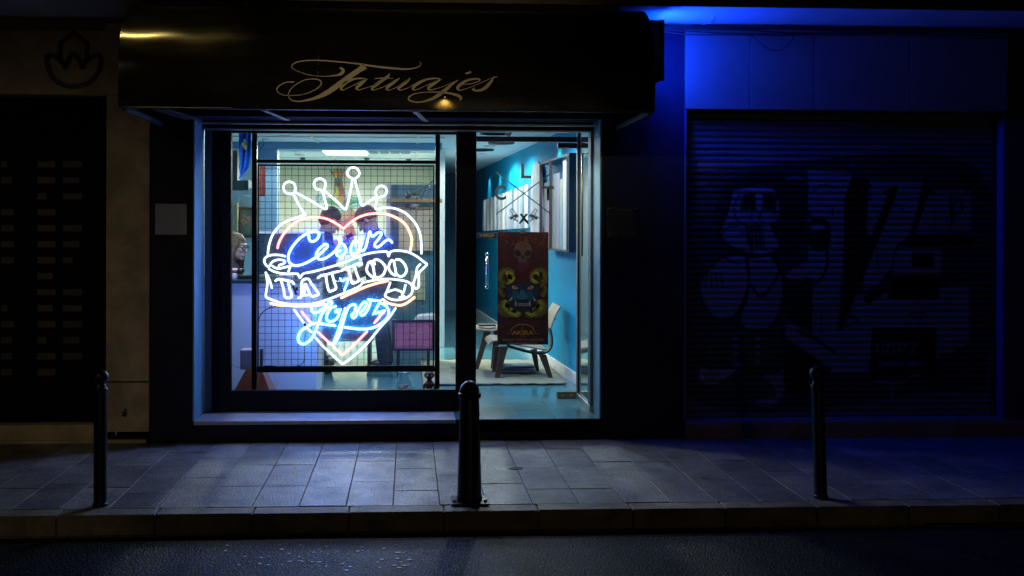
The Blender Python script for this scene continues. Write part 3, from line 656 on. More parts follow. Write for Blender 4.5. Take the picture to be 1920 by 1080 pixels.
# ceiling lights
def downlight(px, py, label, lum=14, rad=.055, col=(1, .97, .9)):
    c = G(px, py, CZ - .012)
    t = thing('downlight', label, 'ceiling light', (c.x, c.y, CZ), 'round recessed ceiling lights')
    obj('trim_ring', MB().lathe((c.x, c.y, CZ - .014), [(rad + .02, 0), (rad + .02, .013), (rad, .013), (rad, 0)], 20), white_paint, t, smooth=True)
    obj('lens', MB().lathe((c.x, c.y, CZ - .010), [(rad, 0), (rad, .003)], 20), glow('lamp_lens', col, lum), t)
    return c
downlight(535, 256.5, 'round downlight nearest the top left of the window')
downlight(558, 284.5, 'upper of the two small downlights left of the long light panel')
downlight(562.5, 290.5, 'lower of the two small downlights left of the long light panel')
downlight(917, 275, 'round downlight nearest the door transom on the right')
downlight(900, 289, 'round downlight farther back at the left edge of the doorway')
def ringlight(px, py, label):
    c = G(px, py, CZ - .012); t = thing('ceiling_ring', label, 'ceiling ring', (c.x, c.y, CZ), 'dark ceiling rings')
    obj('ring', MB().lathe((c.x, c.y, CZ - .02), [(.16, 0), (.16, .018), (.14, .018), (.14, 0)], 28), mat('ring_dark', (.03, .07, .1), .4), t, smooth=True)
    obj('recess', MB().lathe((c.x, c.y, CZ - .006), [(.14, 0), (.14, .003)], 28), ceil_mat, t)
ringlight(940, 268.5, 'dark ring in the ceiling just below the transom bar'); ringlight(928, 250.5, 'dark ring in the ceiling above the transom bar'); ringlight(903, 281.5, 'dark ring in the ceiling at the left edge of the doorway')
cmr = thing('security_camera', 'small grey camera hanging from the ceiling above the glass door', 'camera', P(956, 241, 2.2))
cc = P(956, 247, 2.2)
obj('mount', MB().lathe((cc.x, 2.2, cc.z + .03), [(.05, .02), (.05, .03), (.015, .03), (.015, -.02)][::-1], 16), mat('cam_grey', (.08, .1, .1), .4), cmr)
obj('body', MB().limb(cc + Vector((.01, 0, .01)), cc + Vector((-.02, -.06, -.03)), .022, .028), mat('cam_grey', (.08, .1, .1), .4), cmr, smooth=True)
# long light panel and vent
lp = thing('light_panel', 'long bright rectangular ceiling light above the neon crown', 'ceiling light', G(643, 284, CZ))
pa, pb, pc, pd = G(604, 281, CZ - .01), G(685, 281, CZ - .01), G(685, 289, CZ - .01), G(607, 289, CZ - .01)
obj('diffuser', MB().box((pa.x, pc.y, CZ - .022), (pb.x, pa.y, CZ - .012)), glow('panel_lens', (1, 1, .95), 9), lp)
obj('frame', MB().box((pa.x - .03, pc.y - .03, CZ - .012), (pb.x + .03, pa.y + .03, CZ - .002)), white_paint, lp)
vn = thing('ceiling_vent', 'grey slotted air vent in the ceiling right of the long light', 'vent', G(730, 286, CZ))
for k in range(4):
    a_ = G(692 + k * 20, 283, CZ - .01); b_ = G(709 + k * 20, 287.5, CZ - .01); obj('slot', MB().box((a_.x, b_.y, CZ - .017), (b_.x, a_.y, CZ - .007)), mat('vent_grey', (.12, .18, .17), .6), vn)
for i, (px, py) in enumerate(((568, 296.5), (688, 297), (766, 298))):
    c = G(px, py, CZ - .01); tag(obj('sprinkler', MB().lathe((c.x, c.y, CZ - .035), [(.03, 0), (.045, .02), (.03, .032)], 12), mat('cam_grey', (.08, .1, .1), .4), smooth=True), ('small dark ceiling sprinkler left of the light panel', 'small dark ceiling sprinkler at the right end of the light panel', 'small dark ceiling sprinkler below the air vent')[i], 'sprinkler', 'ceiling sprinklers')

# mural on the cream wall
mu = thing('wall_mural', 'painted totem with a fringed crown, teal scrolls and ribbons on the cream wall', 'mural', P(640, 500, 8.39))
YM = 8.39; km = (YM + 8.16) / 1900
def mshape(name, pts, colr, dz=0, rough=.6, sm=True):
    q = smooth_path(list(pts) + [pts[0]], 4)[:-1] if sm else pts
    m = MB(); m.prism([P(p[0], p[1], YM - dz) for p in q], (0, .004, 0)); return obj(name, m, mat('mural_' + name + str(colr), colr, rough, var=.3, vscale=8), mu)
def mc(u, v): return (540 + u / 6.75, 300 + v / 6.75)
mshape('neck', [mc(*p) for p in ((590,250),(680,250),(700,330),(730,450),(735,545),(690,560),(600,555),(545,540),(575,430),(582,330))], (.2, .12, .035), 0)
mshape('neck_stripe', [mc(*p) for p in ((600,340),(640,330),(660,370),(640,440),(690,540),(600,545),(585,440),(610,400))], (.42, .38, .04), .006)
mshape('neck_scale', [mc(*p) for p in ((625,290),(655,280),(660,320),(640,350),(618,320))], (.03, .06, .05), .010)
mshape('neck_patch', [mc(*p) for p in ((660,300),(690,320),(710,400),(700,440),(660,420),(640,370))], (.17, .05, .03), .009)
mshape('crown_collar', [mc(*p) for p in ((588,228),(685,225),(688,262),(585,262))], (.03, .16, .22), .012, sm=False)
mshape('crown', [mc(*p) for p in ((585,228),(690,226),(700,180),(718,110),(690,150),(668,95),(652,150),(620,92),(612,150),(580,110),(578,155),(528,112),(560,175))], (.42, .17, .03), .008, sm=False)
mshape('crown_tip', [mc(*p) for p in ((528,112),(545,130),(566,160),(560,175),(540,150))], (.02, .14, .16), .012, sm=False)
mshape('crown_tip', [mc(*p) for p in ((718,108),(715,135),(695,165),(690,145))], (.02, .14, .16), .012, sm=False)
mshape('crown_tip', [mc(*p) for p in ((620,92),(628,125),(618,145),(611,130))], (.02, .14, .16), .012, sm=False)
mshape('crown_tip', [mc(*p) for p in ((668,95),(672,125),(660,145),(652,130))], (.02, .14, .16), .012, sm=False)
mshape('crown_stripe', [mc(*p) for p in ((596,226),(620,226),(612,165),(588,170))], (.6, .45, .05), .011, sm=False)
mshape('face', [mc(*p) for p in ((640,470),(680,445),(705,480),(690,520),(655,525))], (.35, .12, .06), .012)
mshape('green_band', [mc(*p) for p in ((440,505),(480,480),(560,490),(600,540),(700,560),(780,520),(800,465),(880,480),(900,520),(820,560),(720,600),(600,580),(500,545))], (.06, .22, .07), .004)
scl = MB()
for pth_, w in (([(375,520),(362,480),(385,445),(420,450),(425,490),(400,505)], 20), ([(375,520),(400,570),(470,600),(560,605),(640,640),(740,630),(860,575),(920,590),(915,620),(880,615)], 24), ([(700,500),(780,480),(860,500),(900,530),(880,560)], 18)):
    sp = smooth_path([(*mc(*p), 0) for p in pth_], 5); scl.ribbon([(P(p[0], p[1], YM - .014), w / 6.75 * km) for p in sp], .002)
obj('teal_scroll', scl, mat('mural_teal', (.10, .32, .34), .6, var=.3, vscale=9), mu)
for pts, colr in (([(655,372+15),(668,398),(640,415),(632,405)], (.28, .18, .09)), ([(668,398),(660,420),(640,432),(636,418)], (.35, .08, .1)), ([(622,452),(660,436),(664,448),(626,466)], (.25, .08, .2)), ([(624,470),(662,455),(668,470),(628,486)], (.12, .35, .6)), ([(645,430),(662,422),(668,440),(650,448)], (.3, .08, .05)), ([(640,455),(655,445),(662,462),(648,470)], (.03, .06, .35)), ([(620,440),(612,450),(618,462),(626,456)], (.3, .28, .25)), ([(650,486),(672,480),(670,500),(650,505)], (.1, .3, .3))):
    mshape('painted_ribbon', pts, colr, .008, sm=False)
# lettering-like stripes on the ribbons
ln = MB()
for k in range(16):
    x = 622 + k * 2.6; y = 458 - k * 1.0 + (k % 3); ln.ribbon([(P(x, y, YM - .018), .014), (P(x + 1.2, y + 7, YM - .018), .014)], .001)
obj('ribbon_stroke', ln, mat('mural_ink', (.12, .02, .12), .6), mu)

# booth partition with shelf, plants, cupboard
bo = thing('booth_divider', 'grey teal booth divider with white end post right of the standing man', 'divider', P(770, 679, 3.54))
BYY = 3.54
obj('panel', MB().box((P(733, 400, BYY).x, BYY + .02, zb), (P(818, 400, BYY).x, BYY + .06, P(770, 346, BYY).z)), mat('divider_teal', (.16, .30, .32), .5, var=.1, vscale=2), bo)
obj('end_post', MB().box((P(724, 400, BYY).x, BYY, zb), (P(733.5, 400, BYY).x, BYY + .08, P(770, 344, BYY).z)), mat('post_white', (.62, .6, .7), .4), bo, bevel=.003)
obj('lower_panel', MB().pbox(735, 470, 812, 600, BYY - .012, .03), mat('divider_low', (.05, .2, .2), .45, var=.2, vscale=2), bo)
bs = mat('shelf_wood', (.5, .26, .07), .5, var=.25, vscale=6, stretch=(1, 5, 8))
tag(obj('wall_shelf', MB().pbox(726, 372.5, 829, 379.5, 3.25, .24), bs, bevel=.003), 'long orange wooden shelf with potted plants on the booth divider', 'shelf')
cu = thing('cupboard', 'cream wall cupboard under the orange wooden shelf', 'cupboard', P(780, 470, 3.4))
obj('body', MB().pbox(748, 391, 811, 470, 3.40, .13), mat('cupboard_cream', (.60, .47, .26), .5, var=.06), cu, bevel=.004)
obj('door_gap', MB().pbox(779, 395, 779.6, 467, 3.397, .004), wood_dk, cu); obj('knob', MB().ball(P(806, 413, 3.39), .012), wood_dk, cu, smooth=True)
obj('cupboard_top', MB().pbox(744, 388.5, 814, 392, 3.37, .16), bs, cu)
def pot(label, px, py, w, h, m, leafc=None, Y=3.32):
    t = thing('potted_plant', label, 'plant', P(px, py, Y)); c = P(px, py, Y); k = (Y + 8.16) / 1900
    r = w * k / 2; hh = h * k
    obj('pot', MB().lathe(c, [(r * .6, 0), (r * .9, hh * .5), (r, hh), (r * .85, hh), (r * .7, hh * .6)], 18), m, t, smooth=True)
    lf = MB()
    for i in range(46):
        an = random.uniform(0, 2*PI); el = random.uniform(.05, 1.2); L_ = r * random.uniform(.8, 1.6)
        d = Vector((math.cos(an) * math.cos(el), math.sin(an) * math.cos(el), math.sin(el))); o_ = c + Vector((0, 0, hh * .95))
        lf.tube([o_, o_ + d * L_ * .6, o_ + d * L_ + Vector((0, 0, -L_ * .25))], [.003, .009, .001], 5)
    obj('leaves', lf, mat('leaf_green', (.05, .11, .05), .6, var=.4), t, smooth=True)
pot('wide pale bowl plant in the middle of the orange shelf', 777, 372, 16, 5, mat('pot_pale', (.55, .55, .45), .5))
vs = tag(obj('vase', MB().lathe(P(764.5, 372, 3.32), [(.022, 0), (.03, .02), (.028, .045), (.012, .075), (.004, .085)], 16), mat('vase_plum', (.08, .05, .1), .4), smooth=True), 'dark pointed plum vase left of the bowl plant on the shelf', 'vase')
tag(obj('bowl', MB().lathe(P(777, 389, 3.36), [(.03, 0), (.055, .02), (.065, .05), (.06, .05), (.04, .02)], 18), mat('pot_pale', (.55, .55, .45), .5), smooth=True), 'pale ceramic bowl on the cupboard top below the orange shelf', 'bowl')
tag(obj('vase', MB().lathe(P(763.5, 389, 3.36), [(.02, 0), (.022, .02), (.01, .04)], 14), mat('vase_plum', (.08, .05, .1), .4), smooth=True), 'tiny dark vase on the cream cupboard top', 'vase')
cable('loose_wire', 'dark lamp wire slanting up over the orange shelf to the right', [P(790, 372, 3.4), P(798, 355, 3.4), P(804, 347, 3.4), P(812, 338, 3.4)], .007, mat('arm_teal', (.03, .12, .16), .4))
tag(obj('card', MB().pbox(770, 508, 797, 562, 3.50, .02), mat('card_yellow', (.48, .46, .22), .6, var=.1), bevel=.002), 'yellowish card leaning on the booth divider right of the ribbon end', 'card')
# pink framed board and white lamp
pk = thing('pink_board', 'pink quilted board in a dark frame low on the right behind the grid', 'board', P(776, 657, 2.3))
obj('panel', MB().pbox(739, 604, 811, 654, 2.31, .03), mat('pink_leather', (.45, .12, .2), .45, var=.12, vscale=6, bump=.3, bscale=40), pk, bevel=.012)
a = P(735, 600, 2.3); b = P(815, 658, 2.3); w = .025
obj('frame', MB().box((a.x, 2.3, b.z), (a.x + w, 2.36, a.z)).box((b.x - w, 2.3, b.z), (b.x, 2.36, a.z)).box((a.x + w, 2.3, a.z - w), (b.x - w, 2.36, a.z)).box((a.x + w, 2.3, b.z), (b.x - w, 2.36, b.z + w)), mat('frame_plum', (.02, .015, .04), .4), pk, bevel=.004)
obj('leg', MB().box((a.x + .05, 2.32, zb), (a.x + .08, 2.35, b.z)), steel_dark, pk); obj('leg', MB().box((b.x - .08, 2.32, zb), (b.x - .05, 2.35, b.z)), steel_dark, pk)
cs = MB(); cs.prism([P(*p, 2.6) for p in ((778, 600), (783, 594), (795, 591.5), (816, 590), (816, 604), (778, 604))], (0, .3, 0))
tag(obj('white_cushion', cs, mat('cushion_white', (.6, .62, .55), .7), bevel=.01), 'white rounded cushion end above the pink board', 'cushion')
# jar and carved totem near the glass
jar = thing('glass_jar', 'big clear glass jar with white paper inside behind the lower right of the window', 'jar', P(757, 769, .75))
jc = Vector((P(757, 769, .75).x, .78, zb))
jz = P(757, 699, .75).z - zb
jarg = mat('jar_glass', (.8, .95, .95), .02); jarg.node_tree.nodes['Principled BSDF'].inputs['Transmission Weight'].default_value = .95; jarg.node_tree.nodes['Principled BSDF'].inputs['IOR'].default_value = 1.2
obj('body', MB().lathe(jc, [(.07, 0), (.085, .02), (.088, jz * .55), (.075, jz * .75), (.052, jz * .86), (.052, jz * .95), (.06, jz), (.055, jz), (.047, jz * .95), (.047, jz * .86), (.07, jz * .73), (.083, jz * .55), (.08, .03), (.06, .008)], 32), jarg, jar, smooth=True)
cp = MB()
for k in range(16): cp.ball(jc + Vector((random.uniform(-.03, .05), random.uniform(-.03, .03), random.uniform(.03, jz * .62))), (random.uniform(.02, .035), .025, random.uniform(.02, .05)), 7, 5, Matrix.Rotation(random.uniform(0, 3), 3, 'Y'))
obj('crumpled_paper', cp, mat('paper_lilac', (.6, .56, .68), .7), jar)
tt = thing('carved_totem', 'dark carved wooden totem figure at the lower right corner of the window', 'carving', P(805, 769, .72))
tc_ = Vector((P(805, 769, .72).x, .74, zb)); tz = P(805, 694, .72).z - zb; r = .045
prf = [(.9, 0), (1, .03), (.75, .08), (.5, .14), (.9, .2), (1.0, .3), (.7, .38), (.45, .44), (.8, .5), (1.05, .58), (.8, .64), (.42, .70), (.6, .75), (1, .8), (1.05, .87), (.7, .94), (.3, 1)]
obj('body', MB().lathe(tc_, [(r * a_, b_ * tz) for a_, b_ in prf], 18), mat('totem_wood', (.10, .025, .02), .4, var=.4, vscale=20), tt, smooth=True)
ar = MB()
for sg in (-1, 1):
    for z_ in (.28, .52): ar.tube(smooth_path([tc_ + Vector(v) for v in ((sg*.03, -.02, tz*(z_+.1)), (sg*.05, -.03, tz*z_), (sg*.035, -.04, tz*(z_-.12)))], 4), .011, 7)
obj('arm', ar, mat('totem_wood', (.10, .025, .02), .4), tt, smooth=True)
ey = MB()
for sg in (-1, 1): ey.ball(tc_ + Vector((sg*.018, -.043, tz*.84)), .007, 8, 6)
obj('eye', ey, mat('totem_eye', (.6, .5, .35), .5), tt)
# spiky potted plant on the mid floor
sp_ = thing('spiky_plant', 'dark spiky potted plant on the floor below the heart point', 'plant', P(610, 700, 2.7))
sc0 = Vector((P(610, 690, 2.7).x, 2.7, zb))
obj('pot', MB().lathe(sc0, [(.07, 0), (.1, .1), (.09, .1), (.06, .03)], 18), rubber, sp_, smooth=True)
lf = MB()
for i in range(60):
    an = random.uniform(0, 2*PI); el = random.uniform(.2, 1.3); L_ = random.uniform(.1, .22); d = Vector((math.cos(an)*math.cos(el), math.sin(an)*math.cos(el), math.sin(el))); o_ = sc0 + Vector((0, 0, .09))
    lf.tube([o_, o_ + d*L_*.6, o_ + d*L_ + Vector((0, 0, -.05))], [.004, .006, .001], 5)
obj('leaves', lf, mat('leaf_dark', (.015, .04, .035), .5), sp_)
# small console in the middle behind the people
dk = thing('work_bench', 'dark blue work bench behind the blue Lopez lettering', 'bench', P(648, 690, 3.3))
ta = P(596, 528, 3.35); tb_ = P(700, 640, 3.35)
obj('body', MB().box((ta.x, 3.36, tb_.z), (tb_.x, 3.8, ta.z - .03)), mat('bench_dark', (.012, .03, .06), .45, var=.3, vscale=4), dk, bevel=.006)
obj('bench_top', MB().box((ta.x - .02, 3.33, ta.z - .03), (tb_.x + .02, 3.82, ta.z)), mat('table_dark', (.02, .04, .06), .35), dk, bevel=.004)
for k_ in (.36, .68): obj('drawer_line', MB().box((ta.x + (tb_.x - ta.x)*k_, 3.357, tb_.z + .02), (ta.x + (tb_.x - ta.x)*k_ + .006, 3.362, ta.z - .05)), black_matte, dk)
for x in (ta.x + .03, tb_.x - .07):
    for y in (3.4, 3.72): obj('leg', MB().box((x, y, zb), (x + .04, y + .04, tb_.z)), steel_dark, dk)
# ================================================================== PEOPLE
skin = mat('skin', (.50, .30, .21), .55, var=.06, vscale=14)
def head(mb, c, yaw, pitch=0, roll=0, s=1.0):
    """head with face at centre c looking along yaw (0 = towards +x)"""
    R = Matrix.Rotation(yaw, 3, 'Z') @ Matrix.Rotation(pitch, 3, 'Y') @ Matrix.Rotation(roll, 3, 'X')
    def at(x, y, z): return Vector(c) + R @ (Vector((x, y, z)) * s)
    mb.ball(at(-.012, 0, .025), (.098*s, .078*s, .098*s), 20, 14, R)
    mb.ball(at(.022, 0, -.045), (.066*s, .058*s, .07*s), 16, 12, R)      # jaw
    mb.ball(at(.062, 0, -.092), (.024*s, .028*s, .018*s), 10, 8, R)      # chin
    mb.limb(at(.082, 0, .018), at(.108, 0, -.024), .010*s, .014*s, 8)    # nose
    mb.ball(at(.088, 0, -.055), (.012*s, .024*s, .007*s), 10, 6, R)      # upper lip
    mb.ball(at(.085, 0, -.068), (.012*s, .02*s, .007*s), 10, 6, R)
    mb.ball(at(.078, 0, .035), (.02*s, .058*s, .012*s), 10, 6, R)        # brow
    for sg in (-1, 1):
        mb.ball(at(-.008, sg*.078, -.008), (.018*s, .009*s, .03*s), 10, 8, R)
        mb.ball(at(.062, sg*.035, -.02), (.022*s, .02*s, .02*s), 10, 8, R)
    return at, R
def hand(mb, w, d, up, s=1.0):
    """palm, four unequal curled fingers and a thumb; w = wrist, d = direction, up = palm side normal"""
    w = Vector(w); d = Vector(d).normalized(); up = Vector(up); up = (up - d * up.dot(d)).normalized(); sd = d.cross(up)
    mb.limb(w, w + d*.05*s, .024*s, .03*s, 8); mb.ball(w + d*.065*s, (.035*s, .03*s, .03*s), 10, 8)
    for i, L_ in enumerate((.068, .078, .073, .055)):
        b = w + d*.09*s + sd*(i - 1.5)*.019*s; m = b + d*L_*.5*s + up*.008*s; e = m + d*L_*.4*s + up*.03*s
        mb.limb(b, m, .0095*s, .009*s, 8); mb.limb(m, e, .009*s, .0075*s, 8)
    b = w + d*.03*s - sd*.03*s; m = b + (d*.03 - sd*.022 + up*.012)*s; e = m + (d*.028 + up*.015)*s
    mb.limb(b, m, .013*s, .011*s, 8); mb.limb(m, e, .011*s, .008*s, 8)

def person(label, head_c, yaw, pitch, J, shirt, trous, shoe, skin_=skin, seated=False, hair=None, cap=None, s=1.0):
    """J: dict of joints (world). One continuous remeshed body; clothes are children."""
    t = thing('person', label, 'person', J['base'])
    b = MB(); at, R = head(b, head_c, yaw, pitch, 0, s)
    b.limb(J['neck'], at(-.02, 0, -.06), .058, .052)
    b.limb(J['neck'], J['chest'], .075, .13); b.limb(J['chest'], J['pelvis'], .13, .135)
    for k in ('L', 'R'):
        b.limb(J['neck'] + Vector((0, 0, -.03)), J['sh' + k], .07, .062); b.limb(J['sh' + k], J['el' + k], .05, .04); b.limb(J['el' + k], J['wr' + k], .04, .027)
        hand(b, J['wr' + k], J['wr' + k] - J['el' + k], J.get('palm' + k, Vector((0, 0, -1))))
        b.limb(J['hip' + k], J['kn' + k], .085, .058); b.limb(J['kn' + k], J['an' + k], .055, .038)
        b.limb(J['an' + k], J['toe' + k], .036, .03)
    obj('body', b, skin_, t, remesh=.0075)
    c = MB()
    c.limb(J['neck'] + Vector((0, 0, -.02)), J['chest'], .11, .19); c.limb(J['chest'], J['pelvis'], .185, .175)
    for k in ('L', 'R'):
        c.limb(J['neck'] + Vector((0, 0, -.04)), J['sh' + k], .085, .078); c.limb(J['sh' + k], J['el' + k], .07, .056); c.limb(J['el' + k], J['wr' + k].lerp(J['el' + k], .12), .055, .042)
    obj('shirt', c, shirt, t, remesh=.012)
    c = MB(); c.limb(J['pelvis'] + Vector((0, 0, .02)), (J['hipL'] + J['hipR']) / 2 + Vector((0, 0, -.02)), .158, .15)
    for k in ('L', 'R'): c.limb(J['hip' + k], J['kn' + k], .105, .078); c.limb(J['kn' + k], J['an' + k], .078, .065)
    obj('trousers', c, trous, t, remesh=.012)
    for k in ('L', 'R'):
        c = MB(); d = J['toe' + k] - J['an' + k]; a_ = J['an' + k].copy(); f = J['toe' + k].copy(); c.limb(a_ + Vector((0, 0, -.03)), f, .048, .042); c.ball(f, (.05, .06, .04)); obj('shoe', c, shoe, t, remesh=.009)
    if hair: hair(at, R, t, s)
    for sg in (-1, 1):
        e = MB(); e.ball(at(.078, sg*.032, .012), .012*s, 10, 8, R); eo = obj('eye', e, mat('eye_white', (.7, .7, .68), .3), t, smooth=True)
        e = MB(); e.ball(at(.088, sg*.033, .012), (.004*s, .006*s, .006*s), 8, 6, R); obj('iris', e, black_matte, eo)
    return t, at, R
hair_dark = mat('hair_dark', (.02, .014, .012), .55, bump=.6, bscale=120, stretch=(1, 1, .15))
hair_brown = mat('hair_brown', (.05, .03, .02), .5, var=.4, col2=(.26, .17, .08), vscale=25, bump=.7, bscale=120, stretch=(3, 3, .2))
def short_hair(at, R, t, s):
    h = MB(); h.ball(at(-.025, 0, .04), (.100*s, .085*s, .097*s), 20, 14, R); h.ball(at(-.055, 0, -.01), (.062*s, .076*s, .07*s), 14, 10, R); obj('hair', h, hair_dark, t, remesh=.007)
def cap_hair(at, R, t, s):
    h = MB(); h.ball(at(-.022, 0, .04), (.103*s, .086*s, .096*s), 20, 14, R); obj('hair', h, hair_dark, t, remesh=.007)
    c = MB(); c.ball(at(-.015, 0, .062), (.108*s, .092*s, .085*s), 20, 14, R); c.ball(at(-.11, 0, .035), (.05*s, .06*s, .012*s), 14, 8, R); obj('cap', c, mat('cap_grey', (.06, .05, .05), .8, bump=.3, bscale=150), t, remesh=.008)
def long_hair(at, R, t, s):
    h = MB(); h.ball(at(-.022, 0, .04), (.106*s, .09*s, .1*s), 20, 14, R)
    for sg in (-1, 1):
        for i in range(5):
            x = -.075 + i*.024
            h.limb(at(x, sg*.08, .02), at(x - .01, sg*.1, -.12), .028*s, .03*s, 8); h.limb(at(x - .01, sg*.1, -.12), at(x + .012, sg*.095, -.32), .03*s, .018*s, 8)
    h.limb(at(-.09, 0, 0), at(-.1, 0, -.3), .06*s, .04*s, 10)
    obj('hair', h, hair_brown, t, remesh=.009)
V = Vector
def stand(x, Y, hx, hz, lean, facing):
    """joints of a standing figure at floor x, Y; the head leans to (hx, hz)"""
    fz = zb; sg = 1 if facing > 0 else -1
    pel = V((x, Y, fz + .98)); nk = V((x + lean*.62, Y, hz - .165)); ch = pel.lerp(nk, .62)
    return dict(base=V((x, Y, fz)), neck=nk, chest=ch, pelvis=pel,
        shL=nk + V((-.03*sg, -.2, -.06)), shR=nk + V((-.03*sg, .2, -.06)),
        elL=nk + V((.02*sg, -.26, -.34)), elR=nk + V((.04*sg, .25, -.34)),
        wrL=nk + V((.22*sg, -.2, -.44)), wrR=nk + V((.24*sg, .16, -.42)),
        hipL=pel + V((0, -.09, -.06)), hipR=pel + V((0, .09, -.06)), knL=V((x + .02*sg, Y - .1, fz + .5)), knR=V((x + .0*sg, Y + .1, fz + .5)),
        anL=V((x - .02*sg, Y - .1, fz + .09)), anR=V((x - .06*sg, Y + .1, fz + .09)), toeL=V((x + .12*sg, Y - .12, fz + .045)), toeR=V((x + .08*sg, Y + .12, fz + .045)))
black_cloth = mat('navy_shirt', (.012, .02, .045), .8, var=.3, bump=.3, bscale=60)
jean = mat('dark_jeans', (.012, .022, .06), .8, var=.3, vscale=8, bump=.3, bscale=120)
shoe_m = mat('shoe_black', (.01, .01, .012), .5)
# left man, bending towards the other
h1 = P(620, 415, 2.75)
J = stand(P(594, 500, 2.75).x, 2.75, h1.x, h1.z, .11, 1)
person('left of the two standing people behind the sign, short dark hair, dark shirt', h1, math.radians(-150) + PI, .6, J, black_cloth, jean, shoe_m, hair=short_hair, s=1.16)
h2 = P(689, 414, 2.95)
J = stand(P(717, 500, 2.95).x, 2.95, h2.x, h2.z, -.13, -1)
person('right of the two standing people behind the sign, grey cap, dark jeans', h2, PI - .25, .7, J, black_cloth, jean, shoe_m, hair=cap_hair, s=1.16)
# seated woman
hw = P(443, 464, 1.95)
sw_skin = mat('skin_pale', (.48, .36, .30), .5)
x = hw.x - .02; Y = 1.98; sz = zb + .72
nk = V((x - .06, Y, hw.z - .2)); pel = V((x - .16, Y, sz + .1))
J = dict(base=V((x, Y, zb)), neck=nk, chest=nk.lerp(pel, .5), pelvis=pel, shL=nk + V((0, -.17, -.05)), shR=nk + V((0, .17, -.05)), elL=nk + V((.06, -.22, -.3)), elR=nk + V((.06, .2, -.3)),
    wrL=nk + V((.26, -.16, -.34)), wrR=nk + V((.26, .12, -.34)), hipL=pel + V((.02, -.09, -.03)), hipR=pel + V((.02, .09, -.03)), knL=pel + V((.42, -.1, -.02)), knR=pel + V((.42, .1, -.02)),
    anL=pel + V((.4, -.1, -.42)), anR=pel + V((.4, .1, -.42)), toeL=pel + V((.52, -.1, -.46)), toeR=pel + V((.52, .1, -.46)))
wt, at, R = person('person with long brown hair and glasses sitting behind the counter, looking right', hw, -.35, .12, J, mat('cardigan', (.10, .07, .09), .85, bump=.4, bscale=80), jean, shoe_m, sw_skin, hair=long_hair, s=1.08)
gls = MB()
for sg in (-1, 1):
    c = [at(.108 - .01*abs(sg), sg*.034 + .026*math.cos(a_), .006 + .022*math.sin(a_)) for a_ in [2*PI*k/16 for k in range(17)]]; gls.tube(c, .0028, 6); gls.tube([at(.1, sg*.06, .012), at(.0, sg*.088, .01)], .0028, 6)
gls.tube([at(.11, -.01, .012), at(.11, .01, .012)], .0028, 6)
obj('glasses', gls, black_matte, wt, smooth=True)
st_ = thing('bar_stool', 'black stool under the woman behind the counter', 'stool', (pel.x, Y, zb))
obj('seat', MB().lathe((pel.x, Y, sz - .06), [(.17, 0), (.19, .02), (.19, .05), (.16, .06)], 24), rubber, st_, smooth=True); obj('stem', MB().tube([(pel.x, Y, zb + .02), (pel.x, Y, sz - .06)], .025), chrome, st_, smooth=True); obj('foot', MB().lathe((pel.x, Y, zb), [(.2, 0), (.2, .015), (.03, .03)], 24), chrome, st_, smooth=True)

# ================================================================== DOORWAY INTERIOR
# rug
rg = MB(); rg.bm.free(); bm = bmesh.new(); nxr, nyr = 40, 30
rx0, rx1, ry0, ry1 = G(793, 723, zb).x, G(1064, 722, zb).x, G(900, 723, zb).y, G(900, 678, zb).y
rows = [[bm.verts.new((rx0 + (rx1-rx0)*i/nxr, ry0 + (ry1-ry0)*j/nyr + .01*math.sin(i*.7), zb + .012 + .003*math.sin(i*1.3+j))) for i in range(nxr+1)] for j in range(nyr+1)]
for r0, r1 in zip(rows, rows[1:]):
    for k in range(nxr): bm.faces.new((r0[k], r0[k+1], r1[k+1], r1[k]))
rug = obj('rug', bm, mat('rug_beige', (.42, .36, .2), .9, col2=(.25, .30, .28), vscale=2.2, bump=.6, bscale=160), smooth=True); tag(rug, 'beige woven rug under the plywood chair behind the door', 'rug')
sm_ = rug.modifiers.new('s', 'SOLIDIFY'); sm_.thickness = .01
# lounge chair of bent plywood, seen from its side
ply = mat('walnut_ply', (.055, .03, .02), .4, var=.4, vscale=6, stretch=(1, 1, 6)); plyl = mat('ply_light', (.26, .20, .14), .45, var=.2, vscale=10)
ch = thing('lounge_chair', 'bent plywood lounge chair with pale seat behind the poster', 'chair', G(990, 715, zb))
YC = 2.35
def pc_(px, py, Y=YC): return P(px, py, Y)
def slab(name, path, y0, y1, th_, m, parent, up=True):
    """bent sheet: pixel path swept between depths y0 and y1"""
    sp = smooth_path([(p[0], p[1]) for p in path], 6); bm = bmesh.new(); pts = [P(q[0], q[1], (y0+y1)/2) for q in sp]; rings = []
    for i, p in enumerate(pts):
        t = (pts[min(i+1, len(pts)-1)] - pts[max(i-1, 0)]).normalized(); n = Vector((-t.z, 0, t.x)) * th_/2
        rings.append([bm.verts.new((q.x, y, q.z)) for q, y in ((p+n, y0), (p+n, y1), (p-n, y1), (p-n, y0))])
    for a_, b_ in zip(rings, rings[1:]):
        for k in range(4): bm.faces.new((a_[k], a_[(k+1) % 4], b_[(k+1) % 4], b_[k]))
    bm.faces.new(rings[0]); bm.faces.new(rings[-1][::-1])
    return obj(name, bm, m, parent, smooth=False, bevel=.004)
slab('seat', [(913, 642), (918, 636), (930, 634), (960, 640), (1000, 648), (1018, 650)], 2.08, 2.62, .016, plyl, ch)
slab('backrest', [(1026, 612), (1030, 600), (1036, 585), (1044, 571)], 2.08, 2.62, .014, plyl, ch)
slab('spine', [(950, 648), (990, 659), (1018, 661), (1031, 652), (1034, 635), (1030, 612), (1034, 600), (1040, 597)], 2.28, 2.42, .02, ply, ch)
